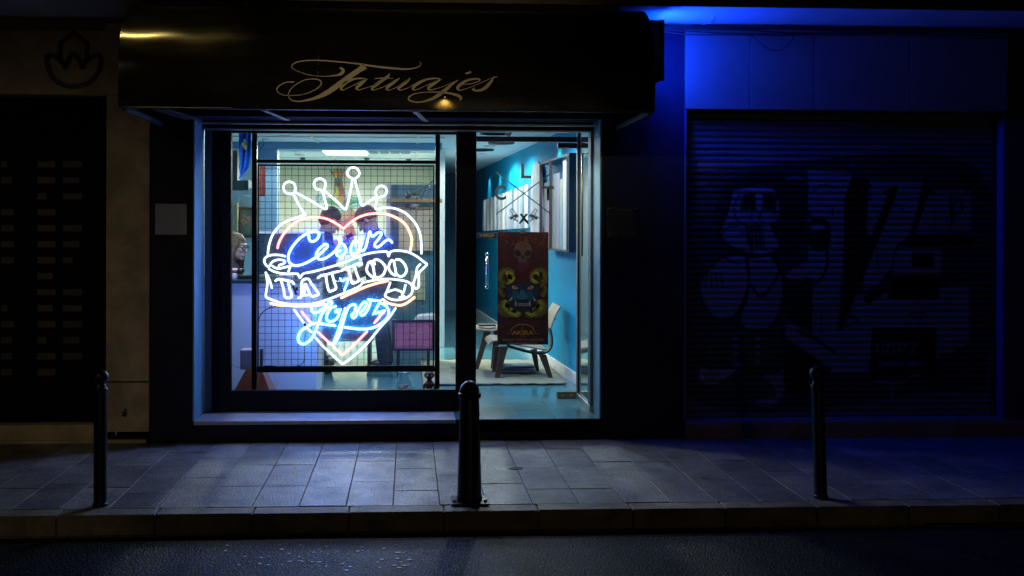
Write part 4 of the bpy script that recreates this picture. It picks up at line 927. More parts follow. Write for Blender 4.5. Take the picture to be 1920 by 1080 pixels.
for (x0, y0, x1, y1, w, Y) in ((944, 650, 932, 717, 12, 2.1), (932, 650, 926, 706, 9, 2.55), (1016, 665, 1033, 716, 11, 2.1), (1000, 655, 1008, 698, 9, 2.6)):
    m_ = MB(); m_.prism([P(x0 - w*.55, y0, Y), P(x0 + w*.75, y0, Y), P(x1 + w*.38, y1, Y), P(x1 - w*.38, y1, Y)], (0, .03, 0))
    for v in m_.bm.verts:
        if v.co.z < zb + .2: v.co.z = max(zb + .014, zb + .014)
    obj('leg', m_, ply, ch, bevel=.004)
# low table left
lt = thing('side_table', 'low pale plywood table with a flat tablet at the left edge of the doorway', 'table', G(900, 690, zb))
slab('table_top', [(860, 612), (893, 614), (918, 616), (934, 613), (950, 612)], 2.7, 3.2, .018, plyl, lt)
for (x0, y0, x1, y1, Y) in ((914, 618, 892, 676, 2.75), (932, 618, 924, 686, 2.8), (866, 618, 858, 676, 2.75)):
    m_ = MB(); m_.prism([P(x0 - 6, y0, Y), P(x0 + 7, y0, Y), P(x1 + 4, y1, Y), P(x1 - 4, y1, Y)], (0, .03, 0))
    for v in m_.bm.verts:
        if v.co.z < zb + .2: v.co.z = zb + .002
    obj('leg', m_, ply, lt, bevel=.004)
tag(obj('tablet', MB().pbox(898, 609, 930, 612, 2.8, .16), black_matte, bevel=.003), 'black tablet lying on the low pale table', 'tablet')
# magazines on the floor under the chair
lab = ['topmost', 'second from the top', 'third from the top', 'third from the bottom', 'second from the bottom', 'bottom']
cols = [(.5, .5, .48), (.05, .08, .2), (.3, .3, .3), (.02, .03, .08), (.4, .38, .33), (.06, .05, .05)]
for i in range(6):
    z = zb + .03 + (5 - i) * .013; c = P(970, 690, 2.5); j = random.uniform(-.02, .02); w = .15 + .012*i
    R_ = Matrix.Rotation(random.uniform(-.25, .25), 3, 'Z'); m_ = MB()
    m_.box((-w, -.11, 0), (w, .11, .011))
    for v in m_.bm.verts: v.co = R_ @ v.co + Vector((c.x + j, 2.5, z))
    tag(obj('magazine', m_, mat('mag%d' % i, cols[i], .4, var=.5, vscale=14), bevel=.002), 'magazine in the stack under the plywood chair, %s' % lab[i], 'magazine', 'stacked magazines under the chair')
# wall panels: slatted print rack
def wp(px, py, off=0.0):
    """point on the slanting blue wall (offset into the room) seen at a pixel"""
    d = Fw * F + Rr * (px - PX0) + Uu * (PY0 - py)
    # x = 1.67 - .054 (y-1.92) - off
    t = (1.67 + .054*1.92 - off - .054*CAM.y - CAM.x) / (d.x + .054*d.y); return CAM + d*t
rk = thing('print_rack', 'long white rack of vertical print boards on the blue wall behind the crossed lines', 'rack', wp(945, 435))
n_ = 22; tl, tr_, bl_, br_ = (901, 377), (989, 345), (901, 433), (989, 427)
wA = wp(*tl, .06); wB = wp(*tr_, .06); 
for i in range(n_):
    u0, u1 = (i + .06)/n_, (i + .94)/n_
    ya = wA.y + (wB.y - wA.y)*u0; yb = wA.y + (wB.y - wA.y)*u1; zt_ = 2.285 + .02*math.sin(i*1.1); zlo = 1.70 + .015*math.sin(i*2.3)
    zt_ = wA.z + (wB.z - wA.z)*(u0+u1)/2; zlo_ = P(0,0,0).z
    zlo_ = wp(*bl_, .06).z + (wp(*br_, .06).z - wp(*bl_, .06).z)*(u0+u1)/2
    dd = .03 + .025*(i % 2)
    m_ = MB(); m_.prism([(wallX(ya) - dd, ya, zlo_), (wallX(yb) - dd, yb, zlo_), (wallX(yb) - dd, yb, zt_), (wallX(ya) - dd, ya, zt_)], (dd - .004, 0, 0))
    tcol = random.choice([(.5, .5, .55), (.42, .46, .6), (.6, .58, .55), (.35, .4, .5), (.55, .5, .42)])
    obj('print_board', m_, mat('board%d' % i, tcol, .5, col2=tuple(c*1.2 for c in tcol), vscale=5, stretch=(1, 1, .4)), rk)
# surfboard-like deck
sb = MB(); Yb = wp(1006, 400, .05).y
q = smooth_path([(0, 1.0), (.05, .98), (.11, .86), (.14, .55), (.135, 0), (-.135, 0), (-.14, .55), (-.11, .86), (-.05, .98), (0, 1.0)], 4)
z1 = wp(1005, 303, .05).z; z0 = wp(1003, 440, .05).z
sb.prism([(wallX(Yb + a_*2.4) - .06, Yb + a_*2.4, z0 + (z1 - z0)*b_) for a_, b_ in q[:-1]], (.03, 0, 0))
tag(obj('skate_deck', sb, mat('deck_white', (.5, .5, .52), .4, col2=(.2, .2, .28), vscale=4), bevel=.005), 'tall white round-topped board hung between the print rack and the cabinet', 'board')
# framed display cabinet
dc = thing('display_cabinet', 'large dark edged wall cabinet of colourful prints near the door', 'cabinet', wp(1045, 475))
na, nb = wp(1066, 287, .16), wp(1012, 313, .16)
ya, yb = na.y, nb.y; zt1 = na.z; zb1 = P(1073, 473, ya).z; dd = .16
dark = mat('cab_dark', (.008, .03, .06), .4)
obj('near_side', MB().prism([(wallX(ya) - dd, ya - .03, zb1), (wallX(ya), ya - .03, zb1), (wallX(ya), ya - .03, zt1), (wallX(ya) - dd, ya - .03, zt1)], (0, .03, 0)), dark, dc)
fm_ = MB()
for (z0_, z1_) in ((zt1 - .02, zt1), (zb1, zb1 + .02)): fm_.prism([(wallX(ya) - dd, ya, z0_), (wallX(yb) - dd, yb, z0_), (wallX(yb) - dd, yb, z1_), (wallX(ya) - dd, ya, z1_)], (dd - .002, 0, 0))
obj('rail', fm_, dark, dc)
for f_, w_h in ((.02, .05), (.62, .04), (.985, .04)):
    y0_ = ya + (yb - ya)*f_; obj('stile', MB().prism([(wallX(y0_) - dd - .004, y0_, zb1), (wallX(y0_) - dd - .004, y0_ + w_h, zb1), (wallX(y0_) - dd - .004, y0_ + w_h, zt1), (wallX(y0_) - dd - .004, y0_, zt1)], (.03, 0, 0)), mat('stile_brown', (.06, .03, .03), .5), dc)
tc2 = [(.12, .3, .38), (.4, .2, .32), (.42, .4, .3), (.08, .25, .32), (.2, .2, .34), (.3, .3, .2), (.1, .26, .3), (.25, .18, .34), (.2, .26, .32)]
for i in range(9):
    u0, u1 = (i + .05)/9, (i + .93)/9; y0_, y1_ = ya + (yb - ya)*u0, ya + (yb - ya)*u1; h_ = zt1 - random.choice((.03, .15, .22, .3))
    obj('print', MB().prism([(wallX(y0_) - dd*.7, y0_, zb1 + .02), (wallX(y1_) - dd*.7, y1_, zb1 + .02), (wallX(y1_) - dd*.7, y1_, h_), (wallX(y0_) - dd*.7, y0_, h_)], (.01, 0, 0)), mat('print%d' % i, tc2[i], .5, col2=tuple(c*1.3 for c in tc2[i][::-1]), vscale=7, stretch=(1, 1, .3)), dc)
# ================================================================== POSTER ON THE DOOR
po = thing('poster', 'dark red poster of a blue fanged mask under a skull, taped on the glass door', 'poster', P(980, 645, .93))
YP = .945
pa_, pb_ = P(933, 435, YP), P(1028, 646, YP)
obj('sheet', MB().box((pa_.x, YP, pb_.z), (pb_.x, YP + .004, pa_.z)), mat('poster_maroon', (.075, .013, .010), .45, col2=(.03, .007, .009), vscale=7), po)
obj('hanging_clip', MB().pbox(975, 432, 985, 438, YP - .004, .012), chrome, po)
kp = (YP + 8.16)/1900
def pp_(u, v, l=1): return P(920 + u/4.909, 430 + v/4.909, YP - .0012*l)
def pshape(name, pts, colr, l=1, sm=True, rough=.6, col2=None):
    q = smooth_path(list(pts) + [pts[0]], 4)[:-1] if sm else pts
    m = MB(); vs_ = [m.bm.verts.new(pp_(p[0], p[1], l)) for p in q]; m.bm.faces.new(vs_)
    bmesh.ops.triangulate(m.bm, faces=m.bm.faces)
    return obj(name, m, mat('poster_%s_%s' % (name, str(colr)), colr, rough, var=.35 if not col2 else 0, col2=col2, vscale=30), po)
def fleece(name, specs, colr, l=3):
    m = MB()
    for pth_, w in specs:
        sp = smooth_path(pth_, 4); n = len(sp)
        m.ribbon([(pp_(p[0], p[1], l), max(.3, w*(1 - (i/(n-1))**1.5))/4.909*kp) for i, p in enumerate(sp)], .0002)
    return obj(name, m, mat('poster_' + name, colr, .6, var=.4, vscale=60), po)
# skull
pshape('skull', [(295,110),(350,125),(375,170),(378,215),(360,250),(340,262),(335,300),(320,320),(270,320),(255,300),(250,262),(228,250),(212,215),(218,170),(240,125)], (.10, .05, .028), 1)
for sg in (-1, 1):
    pshape('eye_socket', [(295+sg*s_[0], s_[1]) for s_ in ((20,205),(45,192),(72,200),(78,225),(60,248),(30,245),(18,228))], (.015, .006, .008), 2)
    pshape('socket_rim', [(295+sg*s_[0], s_[1]) for s_ in ((60,252),(80,232),(84,210),(80,236),(64,262),(40,262))], (.11, .08, .045), 3)
pshape('nose_hole', [(295,235),(308,262),(295,270),(282,262)], (.012, .005, .008), 2)
pshape('tongue', [(240,310),(295,300),(350,310),(355,350),(320,390),(295,400),(270,390),(238,350)], (.08, .008, .014), 2)
fx = []
for k in range(34):
    sg = random.choice((-1, 1)); x = 295 + sg*random.uniform(20, 200); y = random.uniform(50, 140); fx.append(([(x, y), (x + random.uniform(-25, 25), y + random.uniform(-25, 25)), (x + random.uniform(-45, 45), y + random.uniform(10, 50))], 7))
fleece('tangle', fx, (.19, .06, .02), 2)
sw2 = []
for k in range(22):
    sg = random.choice((-1, 1)); sw2.append(([(295 + sg*random.uniform(20, 60), 400 + k*4), (295 + sg*random.uniform(60, 110), 420 + k*3), (295 + sg*random.uniform(60, 120), 350)], 5))
fleece('red_swirl', sw2, (.12, .01, .03), 1)
# mane feathers
def fan(cx, cy, a0_, a1_, n, r0_, r1_, curl, w):
    out = []
    for k in range(n):
        a_ = math.radians(a0_ + (a1_ - a0_)*k/(n-1)); d = (math.cos(a_), -math.sin(a_)); e = (math.cos(a_ + curl), -math.sin(a_ + curl))
        rr_ = r1_*random.uniform(.85, 1.1); out.append(([(cx + d[0]*r0_, cy + d[1]*r0_), (cx + d[0]*(r0_+rr_)*.6, cy + d[1]*(r0_+rr_)*.6), (cx + e[0]*rr_, cy + e[1]*rr_)], w))
    return out
for sg in (-1, 1):
    dkf, brf = [], []
    def mir(lst): return [([(295 + sg*(p[0]-295), p[1]) for p in pts], w) for pts, w in lst]
    for F_ in ('x',): dkf += mir(fan(445, 440, -60, 150, 26, 30, 95, .5, 12)); dkf += mir(fan(455, 560, -80, 80, 22, 20, 75, .4, 12)); dkf += mir(fan(440, 720, -120, 70, 26, 30, 95, -.5, 12))
    fleece('bright_mane', mir(fan(425, 445, 60, 270, 22, 5, 65, .5, 13)), (.46, .43, .04), 4); brf += mir(fan(370, 740, -150, 20, 14, 10, 80, -.4, 13)); brf += mir(fan(420, 700, -110, 60, 18, 10, 75, -.5, 13))
    fleece('mane', dkf, (.17, .13, .02), 3); fleece('bright_mane', brf, (.46, .43, .04), 4)
# mask
pshape('mask', [(295,500),(370,505),(430,530),(440,600),(420,660),(380,720),(340,755),(295,765),(250,755),(210,720),(168,660),(150,600),(160,530),(220,505)], (.008, .035, .05), 5, col2=(.004, .015, .03))
pshape('cheek', [(205,560),(250,570),(265,620),(230,660),(195,630)], (.012, .07, .09), 6); pshape('cheek', [(385,560),(340,570),(325,620),(360,660),(395,630)], (.012, .07, .09), 6)
pshape('nose', [(275,560),(312,560),(322,600),(345,612),(335,640),(295,648),(255,640),(235,612),(268,600)], (.02, .13, .15), 7)
for sg in (-1, 1):
    pshape('mask_eye', [(295+sg*s_[0], s_[1]) for s_ in ((40,545),(60,528),(92,518),(98,535),(85,550),(58,553))], (.5, .25, .12), 7)
    pshape('pupil', [(295+sg*s_[0], s_[1]) for s_ in ((66,532),(76,530),(78,542),(68,545))], (.02, .01, .01), 8)
    pshape('tusk', [(295+sg*s_[0], s_[1]) for s_ in ((98,615),(112,640),(128,655),(112,660),(98,640))], (.4, .36, .2), 7)
    pshape('fang', [(295+sg*s_[0], s_[1]) for s_ in ((58,665),(68,660),(72,690),(62,715),(56,690))], (.45, .4, .28), 9, sm=False)
pshape('mouth', [(230,665),(295,678),(362,665),(365,700),(340,725),(250,725),(225,700)], (.03, .008, .008), 7)
th_m = MB()
for k in range(11):
    for row, (y0, y1) in enumerate(((680, 692), (696, 706))):
        x = 250 + k*9; th_m.bm.faces.new([th_m.bm.verts.new(pp_(a_, b_, 9)) for a_, b_ in ((x, y0), (x + 6.5, y0), (x + 5.5, y1), (x + 1, y1))])
obj('tooth', th_m, mat('tooth_bone', (.42, .36, .25), .5), po)
# band name, arc and small print
org = mat('poster_orange', (.55, .22, .03), .5)
al = MB()
arc = [(295 + 108*math.cos(math.radians(a_)), 945 - 72*math.sin(math.radians(a_)), 0) for a_ in range(0, 181, 9)]
al.ribbon([(pp_(p[0], p[1], 3), 7/4.909*kp) for p in arc], .0002); al.ribbon([(pp_(145, 958, 3), .004), (pp_(205, 958, 3), .0015)], .0002); al.ribbon([(pp_(445, 958, 3), .004), (pp_(385, 958, 3), .0015)], .0002); al.ribbon([(pp_(295, 870, 3), .003), (pp_(295, 935, 3), .003)], .0002)
obj('arc_emblem', al, org, po)
obj('title_lettering', text_mb('AKIRA', .054, pp_(295, 953, 4), bold=.0012, fit=200/4.909*kp), org, po)
obj('subtitle_lettering', text_mb('TATTOO', .014, pp_(295, 985, 4), fit=60/4.909*kp), org, po)
obj('slogan_lettering', text_mb('CALIDAD Y SERVICIO DESDE 2004', .028, pp_(297, 1018, 4), bold=.0003, fit=385/4.909*kp), mat('poster_tan', (.4, .22, .12), .5), po)
obj('web_lettering', text_mb('www.akirabodyart.com', .016, pp_(295, 1046, 4), fit=270/4.909*kp), mat('poster_grey', (.5, .5, .5), .5), po)
kj = MB()
for cx in (150, 195, 255, 330, 395, 440):
    for k in range(5):
        x = cx + random.uniform(-14, 14); y = 860 + random.uniform(-16, 16); dx, dy = random.choice(((24, 0), (0, 26), (14, 12))); kj.ribbon([(pp_(x - dx/2, y - dy/2, 3), 3.5/4.909*kp), (pp_(x + dx/2, y + dy/2, 3), 3.5/4.909*kp)], .0002)
obj('brush_mark', kj, mat('poster_rust', (.16, .04, .03), .6), po)

# ================================================================== WALL SIGNS
ns = tag(obj('notice_sheet', MB().pbox(291, 382, 350, 440, -.004, .004), mat('notice_white', (.33, .34, .42), .6, var=.05)), 'blank pale square notice on the navy wall left of the window', 'notice')
pq = thing('plaque', 'small black plaque with screws and faint lettering on the navy wall right of the door', 'plaque', P(1167, 445, 0))
obj('plate', MB().pbox(1139, 388, 1195, 445, -.008, .008), mat('plaque_black', (.006, .008, .014), .3), pq, bevel=.002)
pcx = mat('plaque_grey', (.05, .06, .08), .5)
for (x, y) in ((1141.5, 390.5), (1192.5, 390.5), (1141.5, 442), (1192.5, 442)):
    c = P(x, y, -.012); obj('screw', MB().lathe((c.x, -.012, c.z), [(.007, 0), (.007, .004)], 10, 'y'), mat('screw_grey', (.14, .15, .16), .5, .5), pq)
obj('plaque_line', MB().pbox(1142, 401.3, 1190, 402.6, -.0095, .001), pcx, pq)
obj('plaque_lettering', text_mb('Tatuajes', .05, P(1166, 393, -.0085), shear=.35), pcx, pq)
obj('plaque_lettering', text_mb('93 42 35 202', .045, P(1166, 438, -.0085), bold=.0006), pcx, pq)
ft = mat('plaque_faint', (.018, .02, .03), .5)
for k, (y, w) in enumerate(((412, 44), (418, 40), (426.5, 50))):
    obj('plaque_small_print', MB().pbox(1167 - w/2, y, 1167 + w/2, y + 1.2, -.0095, .001), ft, pq)

# ================================================================== LEFT NEIGHBOUR
lb = thing('cream_building', 'cream neighbouring building with a lotus emblem on its band, left of the shop', 'building', (-3.4, 0, 0))
px0 = P(200, 400, 0).x
obj('pilaster', MB().box((px0, -.015, P(240, 716, 0).z + .006), (W0 - .004, .3, ztop - .05)).box((px0, -.02, .09), (W0 - .002, .3, P(240, 716, 0).z - .006)), cream_stone, lb, bevel=.004)
obj('sign_band', MB().box((-7, -.03, P(100, 178, 0).z), (W0 - .01, .3, P(100, 58, 0).z)), cream_stone, lb, bevel=.004)
obj('base_course', MB().box((-7, -.03, .0), (W0 - .02, .02, P(100, 826, 0).z + .005)).box((-7, .0, .0), (px0 - .002, .3, P(100, 797, 0).z)), cream_stone, lb, bevel=.006)
obj('wall_above', MB().box((-7, .05, P(100, 58, 0).z), (W0 - .01, .3, 3.37)), cream_dark, lb)
ch_ = MB()
for k in range(30):
    a_ = random.uniform(0, 2*PI); r_ = random.uniform(0, .028); c = P(233, 774, -.02); ch_.ball((c.x + r_*math.cos(a_), -.02, c.z + r_*math.sin(a_)), (random.uniform(.003, .01), .0025, random.uniform(.003, .01)), 7, 5)
obj('chipped_patch', ch_, mat('chip_dark', (.03, .025, .02), .9), lb)
# lotus emblem
lo_ = MB(); em = mat('emblem_black', (.006, .006, .006), .5)
def lq(u, v): return (P(u/4.8, v/4.8, -.033), 44/4.8*.0043)
for pth_, sm in (([(425, 495), (430, 590), (470, 690), (550, 755), (665, 778), (780, 755), (860, 690), (905, 590), (908, 495)], True),
    ([(425, 495), (500, 510), (560, 560), (592, 620)], True), ([(908, 495), (830, 510), (770, 560), (745, 620)], True),
    ([(592, 620), (610, 560), (640, 505), (665, 490), (690, 505), (725, 560), (745, 620)], True),
    ([(545, 560), (545, 390), (665, 290), (785, 390), (785, 560)], False)):
    q = smooth_path(pth_, 6) if sm else pth_
    lo_.ribbon([lq(*p) for p in q], .003)
obj('lotus_emblem', lo_, em, lb)
# slotted shutter
sh = obj('slotted_shutter', MB(), black_matte, lb) if False else None
sm_b = MB(); a = P(-30, 182, .12); b = P(198, 796, .12)
zz = b.z
while zz < a.z:
    sm_b.box((-7, .12, zz), (b.x, .14, min(zz + .112, a.z))); zz += .118
obj('shutter_backing', MB().box((-7, .16, .05), (b.x + .002, .2, a.z + .1)), black_matte, lb)
so = obj('shutter', sm_b, mat('shutter_black', (.003, .003, .006), .8, 0, spec=.1, var=.3), lb)
yel = mat('slot_yellow', (.05, .045, .008), .6, var=.5, vscale=9); gry = mat('slot_grey', (.03, .03, .035), .6, var=.5, vscale=9)
for r_i in range(14):
    y = 302 + r_i*30
    for c_i, (x0, x1) in enumerate(((2, 26), (70, 104), (118, 154))):
        if (y > 640 and c_i != 1 and random.random() < .4) or random.random() < .12: continue
        x1 = x0 + (x1 - x0)*random.choice((1, 1, 1, .85, .5))
        obj('slot', MB().pbox(x0, y, x1, y + 12, .116, .004), yel if (c_i == 1 or random.random() < .2) else gry, so)
# ================================================================== RIGHT NEIGHBOUR
rb = thing('shuttered_shop', 'closed shop with metal fascia panels and graffiti roller shutter, right of the awning', 'shop building', (4, 0, 0))
sx0, sx1 = P(1284, 400, 0).x, P(1884, 400, 0).x; stz = P(1500, 207, 0).z; sbz = P(1500, 787, 0).z
fz = P(1500, 58, 0).z
metal = mat('fascia_metal', (.17, .17, .18), .45, .15, var=.12, vscale=3, bump=.04, bscale=4)
for (x0, x1) in ((1284, 1402.5), (1403.5, 1521.5), (1522.5, 1700), (1701, 1884)):
    obj('fascia_panel', MB().box((P(x0, 100, 0).x, -.045, stz), (P(x1, 100, 0).x, .2, fz)), metal, rb, bevel=.003)
obj('wall', MB().box((sx1 + .002, 0, 0), (9, .4, ztop)).box((W1, .02, fz), (sx1, .4, ztop)), mat('right_wall', (.05, .045, .05), .85, var=.3, bump=.4), rb)
jm_ = mat('jamb_blue', (.06, .09, .2), .5)
obj('jamb', MB().box((sx1 - .012, .003, sbz), (sx1, .2, stz)), jm_, rb)
obj('jamb', MB().box((W1 + .001, .003, sbz), (sx0 + .012, .2, stz)), jm_, rb)
obj('threshold', MB().box((W1 + .005, -.05, 0), (sx1 + .2, .25, P(1500, 792, 0).z)), mat('threshold_stone', (.22, .15, .09), .8, var=.3, bump=.4, bscale=60), rb, bevel=.008)
obj('threshold_edge', MB().box((W1 + .005, -.035, P(1500, 791.9, 0).z), (sx1, .2, sbz)), mat('edge_grey', (.2, .2, .24), .6, var=.2), rb, bevel=.004)
# roller shutter with painted colours per point of the sheet
YS = .13; X0, X1 = sx0 + .012, sx1 - .012; Z0, Z1 = sbz, stz - .005
pit = .0515; ns_ = int((Z1 - Z0)/pit); per = 9; nr = ns_*per + 1; ncx = 460
zs = np.linspace(Z0, Z1, nr); xs = np.linspace(X0, X1, ncx)
ph = np.linspace(0, ns_, nr) % 1.0
prof_y = YS - .016*np.sqrt(np.clip(1 - (2*np.clip(ph/.86, 0, 1) - 1)**2, 0, 1)); prof_y[ph > .86] = YS + .004
XX, ZZ = np.meshgrid(xs, zs); YY = np.repeat(prof_y[:, None], ncx, 1)
co = np.stack([XX, YY, ZZ], -1).reshape(-1, 3)
idx = np.arange(nr*ncx).reshape(nr, ncx)
fc = np.stack([idx[:-1, :-1], idx[:-1, 1:], idx[1:, 1:], idx[1:, :-1]], -1).reshape(-1, 4)
me = bpy.data.meshes.new('roller_shutter'); me.vertices.add(len(co)); me.vertices.foreach_set('co', co.ravel())
me.loops.add(fc.size); me.loops.foreach_set('vertex_index', fc.ravel()); me.polygons.add(len(fc)); me.polygons.foreach_set('loop_start', np.arange(len(fc))*4); me.polygons.foreach_set('loop_total', np.full(len(fc), 4))
me.update(); me.validate()
colr = np.zeros((len(co), 4), np.float32); colr[:] = (.2, .22, .3, 1)
# pixel coordinates (in the 1.8x crop frame) of each vertex, used as the mural's own plan
kx0, kx1 = P(1284, 400, YS).x, P(1868, 400, YS).x; kz0, kz1 = P(1500, 785, YS).z, P(1500, 207, YS).z
U = (co[:, 0] - kx0)/(kx1 - kx0)*(1868 - 1284) + 1284; Vv = 785 - (co[:, 2] - kz0)/(kz1 - kz0)*(785 - 207)
U = (U - 1260)*1.8; Vv = (Vv - 200)*1.8
def inpoly(poly):
    ins = np.zeros(len(U), bool); n = len(poly)
    for i in range(n):
        x1_, y1_ = poly[i]; x2_, y2_ = poly[(i+1) % n]
        if y1_ == y2_: continue
        c = ((y1_ > Vv) != (y2_ > Vv)) & (U < (x2_ - x1_)*(Vv - y1_)/(y2_ - y1_) + x1_); ins ^= c
    return ins
def paint(poly, c, sm=False):
    if sm: poly = [tuple(p) for p in smooth_path(list(poly) + [poly[0]], 6)[:-1]]
    colr[inpoly(poly), :3] = c
def stroke(pts, w, c, sm=True):
    q = smooth_path(pts, 6) if sm else [np.array(p, float) for p in pts]
    for a_, b_ in zip(q, q[1:]):
        ax, ay = a_[:2]; bx, by = b_[:2]; L2 = (bx-ax)**2 + (by-ay)**2 + 1e-9; t_ = np.clip(((U-ax)*(bx-ax) + (Vv-ay)*(by-ay))/L2, 0, 1)
        colr[(U-ax-t_*(bx-ax))**2 + (Vv-ay-t_*(by-ay))**2 < (w/2)**2, :3] = c
pale = (.33, .34, .46); dk_ = (.010, .010, .013); grn = (.03, .14, .06); whi = (.5, .5, .55); yel_ = (.2, .2, .03)
paint([(40,220),(1020,200),(1060,900),(900,960),(60,980)], (.07, .07, .09), True)
paint([(452,215),(600,225),(605,760),(560,900),(380,780),(380,560),(455,520)], pale)
paint([(660,248),(842,248),(815,430),(1005,420),(1005,282),(850,282),(840,300)], pale)
paint([(660,248),(842,248),(800,450),(690,600),(640,620)], pale); paint([(850,280),(1005,280),(1005,420),(800,425)], pale)
paint([(755,475),(905,475),(905,565),(740,570)], pale); paint([(580,640),(1000,600),(1000,800),(890,850),(880,790),(680,800),(660,900),(530,900)], pale)
paint([(805,492),(880,492),(880,540),(805,540)], dk_)
paint([(575,310),(600,235),(655,245),(650,420),(665,440),(720,300),(700,285),(760,268),(740,330),(610,650),(572,752),(553,752),(572,560)], dk_)
paint([(605,440),(670,435),(650,520),(600,600)], (.02, .05, .02)); paint([(842,250),(900,300),(860,300),(815,430),(1005,432),(1010,470),(760,470),(700,640),(650,670),(640,640),(720,600),(750,470),(800,430)], dk_)
paint([(740,570),(890,565),(900,650),(720,650)], dk_)
stroke([(935,300),(940,400),(945,330),(970,320),(975,350),(945,365)], 8, dk_); stroke([(425,760),(480,785),(545,830)], 12, dk_)
# the hooded figure
paint([(205,240),(300,215),(440,240),(450,330),(430,480),(380,500),(240,505),(160,470),(140,360),(160,280)], (.02, .05, .035), True)
paint([(200,280),(300,262),(350,290),(360,380),(330,400),(360,470),(300,500),(210,480),(160,430),(185,350)], pale, True)
paint([(235,300),(275,290),(280,350),(225,350)], dk_); paint([(300,290),(350,300),(345,350),(305,345)], dk_); paint([(240,400),(300,400),(310,480),(250,470)], dk_)
for k in range(5): stroke([(245 + k*13, 405), (252 + k*12, 480)], 2.5, pale, False)
stroke([(170,500),(240,500),(330,500),(420,470)], 12, dk_)
paint([(160,510),(245,505),(250,640),(200,720),(130,700),(90,600)], pale, True); paint([(255,510),(340,510),(370,620),(330,740),(240,745),(225,690)], pale, True)
stroke([(245,505),(255,600),(215,700),(160,725)], 10, dk_); stroke([(330,500),(355,560),(300,640),(260,600)], 9, dk_); stroke([(370,580),(470,600),(520,530),(500,440),(470,380),(430,330)], 10, dk_)
paint([(455,390),(500,375),(528,400),(525,470),(490,490),(452,460)], dk_, True); paint([(465,400),(510,395),(512,415),(465,425)], pale)
paint([(370,585),(470,580),(470,770),(380,720)], (.01, .04, .025))
for pol in ([(120,770),(205,755),(210,860),(110,870)], [(230,760),(290,760),(290,870),(225,870)], [(298,765),(365,720),(375,870),(300,870)], [(180,900),(250,880),(340,930),(350,980),(150,960)]): paint(pol, grn)
paint([(95,880),(180,880),(235,860),(200,900),(140,935),(95,920)], whi, True); paint([(300,900),(350,900),(380,870),(392,920),(340,1005),(285,1005),(290,985),(350,970)], pale, True)
for k in range(5): stroke([(105 + k*12, 890), (115 + k*12, 930)], 4, dk_, False)
for k in range(6): stroke([(90 + k*14, 560), (70 + k*20, 610)], 5, dk_, False)
stroke([(200,280),(300,262),(350,290),(360,380),(330,400),(360,470),(300,500),(210,480),(160,430),(185,350),(200,280)], 9, dk_)
stroke([(160,510),(245,505),(250,640),(200,720),(130,700),(90,600),(160,510)], 9, dk_); stroke([(255,510),(340,510),(372,620),(330,742),(240,748),(225,690)], 9, dk_)
stroke([(225,300),(205,340),(220,390),(250,400)], 6, dk_); stroke([(300,350),(290,380),(310,395)], 5, dk_); stroke([(130,760),(105,870),(210,880),(290,885),(380,875),(372,760)], 8, dk_)
for k_ in range(4): paint([(205,775+k_*26),(222,775+k_*26),(222,788+k_*26),(205,788+k_*26)], whi); paint([(278,775+k_*26),(295,775+k_*26),(295,788+k_*26),(278,788+k_*26)], whi)
paint([(380,790),(430,815),(500,880),(480,960),(380,960)], dk_, True)
stroke([(145,180),(190,180),(198,205),(180,225),(150,225),(140,205),(145,180)], 4, (.12, .15, .35)); stroke([(55,270),(110,262)], 4, (.15, .18, .4), False); stroke([(55,275),(50,340),(75,358),(130,355),(140,300),(110,275)], 4, (.09, .11, .25))
stroke([(380,245),(410,240),(432,244)], 7, (.2, .25, .5)); stroke([(600,150),(600,215)], 4, (.12, .15, .35), False); stroke([(580,188),(600,196),(620,188)], 4, (.12, .15, .35))
stroke([(730,221),(885,224),(885,235)], 4, yel_, False); stroke([(870,256),(1040,258)], 4, yel_, False); stroke([(870,928),(990,930)], 5, yel_, False)
for (x, y) in ((150,300),(155,360),(145,410),(90,505),(75,600),(85,670)): paint([(x-10,y-8),(x+10,y-6),(x+12,y+8),(x-8,y+8)], (.12, .14, .04))
for k in range(8):   # loose contour lines and drips
    x_, y_ = random.uniform(120, 480), random.uniform(240, 720); a_ = random.uniform(0, 6.3); L_ = random.uniform(30, 110)
    stroke([(x_, y_), (x_ + L_*.5*math.cos(a_) + random.uniform(-15, 15), y_ + L_*.5*math.sin(a_)), (x_ + L_*math.cos(a_ + .5), y_ + L_*math.sin(a_ + .5))], random.uniform(3, 8), dk_)
for k in range(14):
    x_, y_ = random.uniform(380, 1000), random.uniform(300, 850); stroke([(x_, y_), (x_ + random.uniform(-2, 2), y_ + random.uniform(20, 80))], 3, dk_, False)
for k in range(9):
    x_, y_ = random.uniform(560, 1000), random.uniform(240, 800); stroke([(x_, y_), (x_ + random.uniform(20, 70), y_ + random.uniform(-40, 40)), (x_ + random.uniform(0, 40), y_ + random.uniform(20, 60))], random.uniform(3, 9), dk_)
paint([(670,745),(890,745),(890,910),(660,910)], dk_)
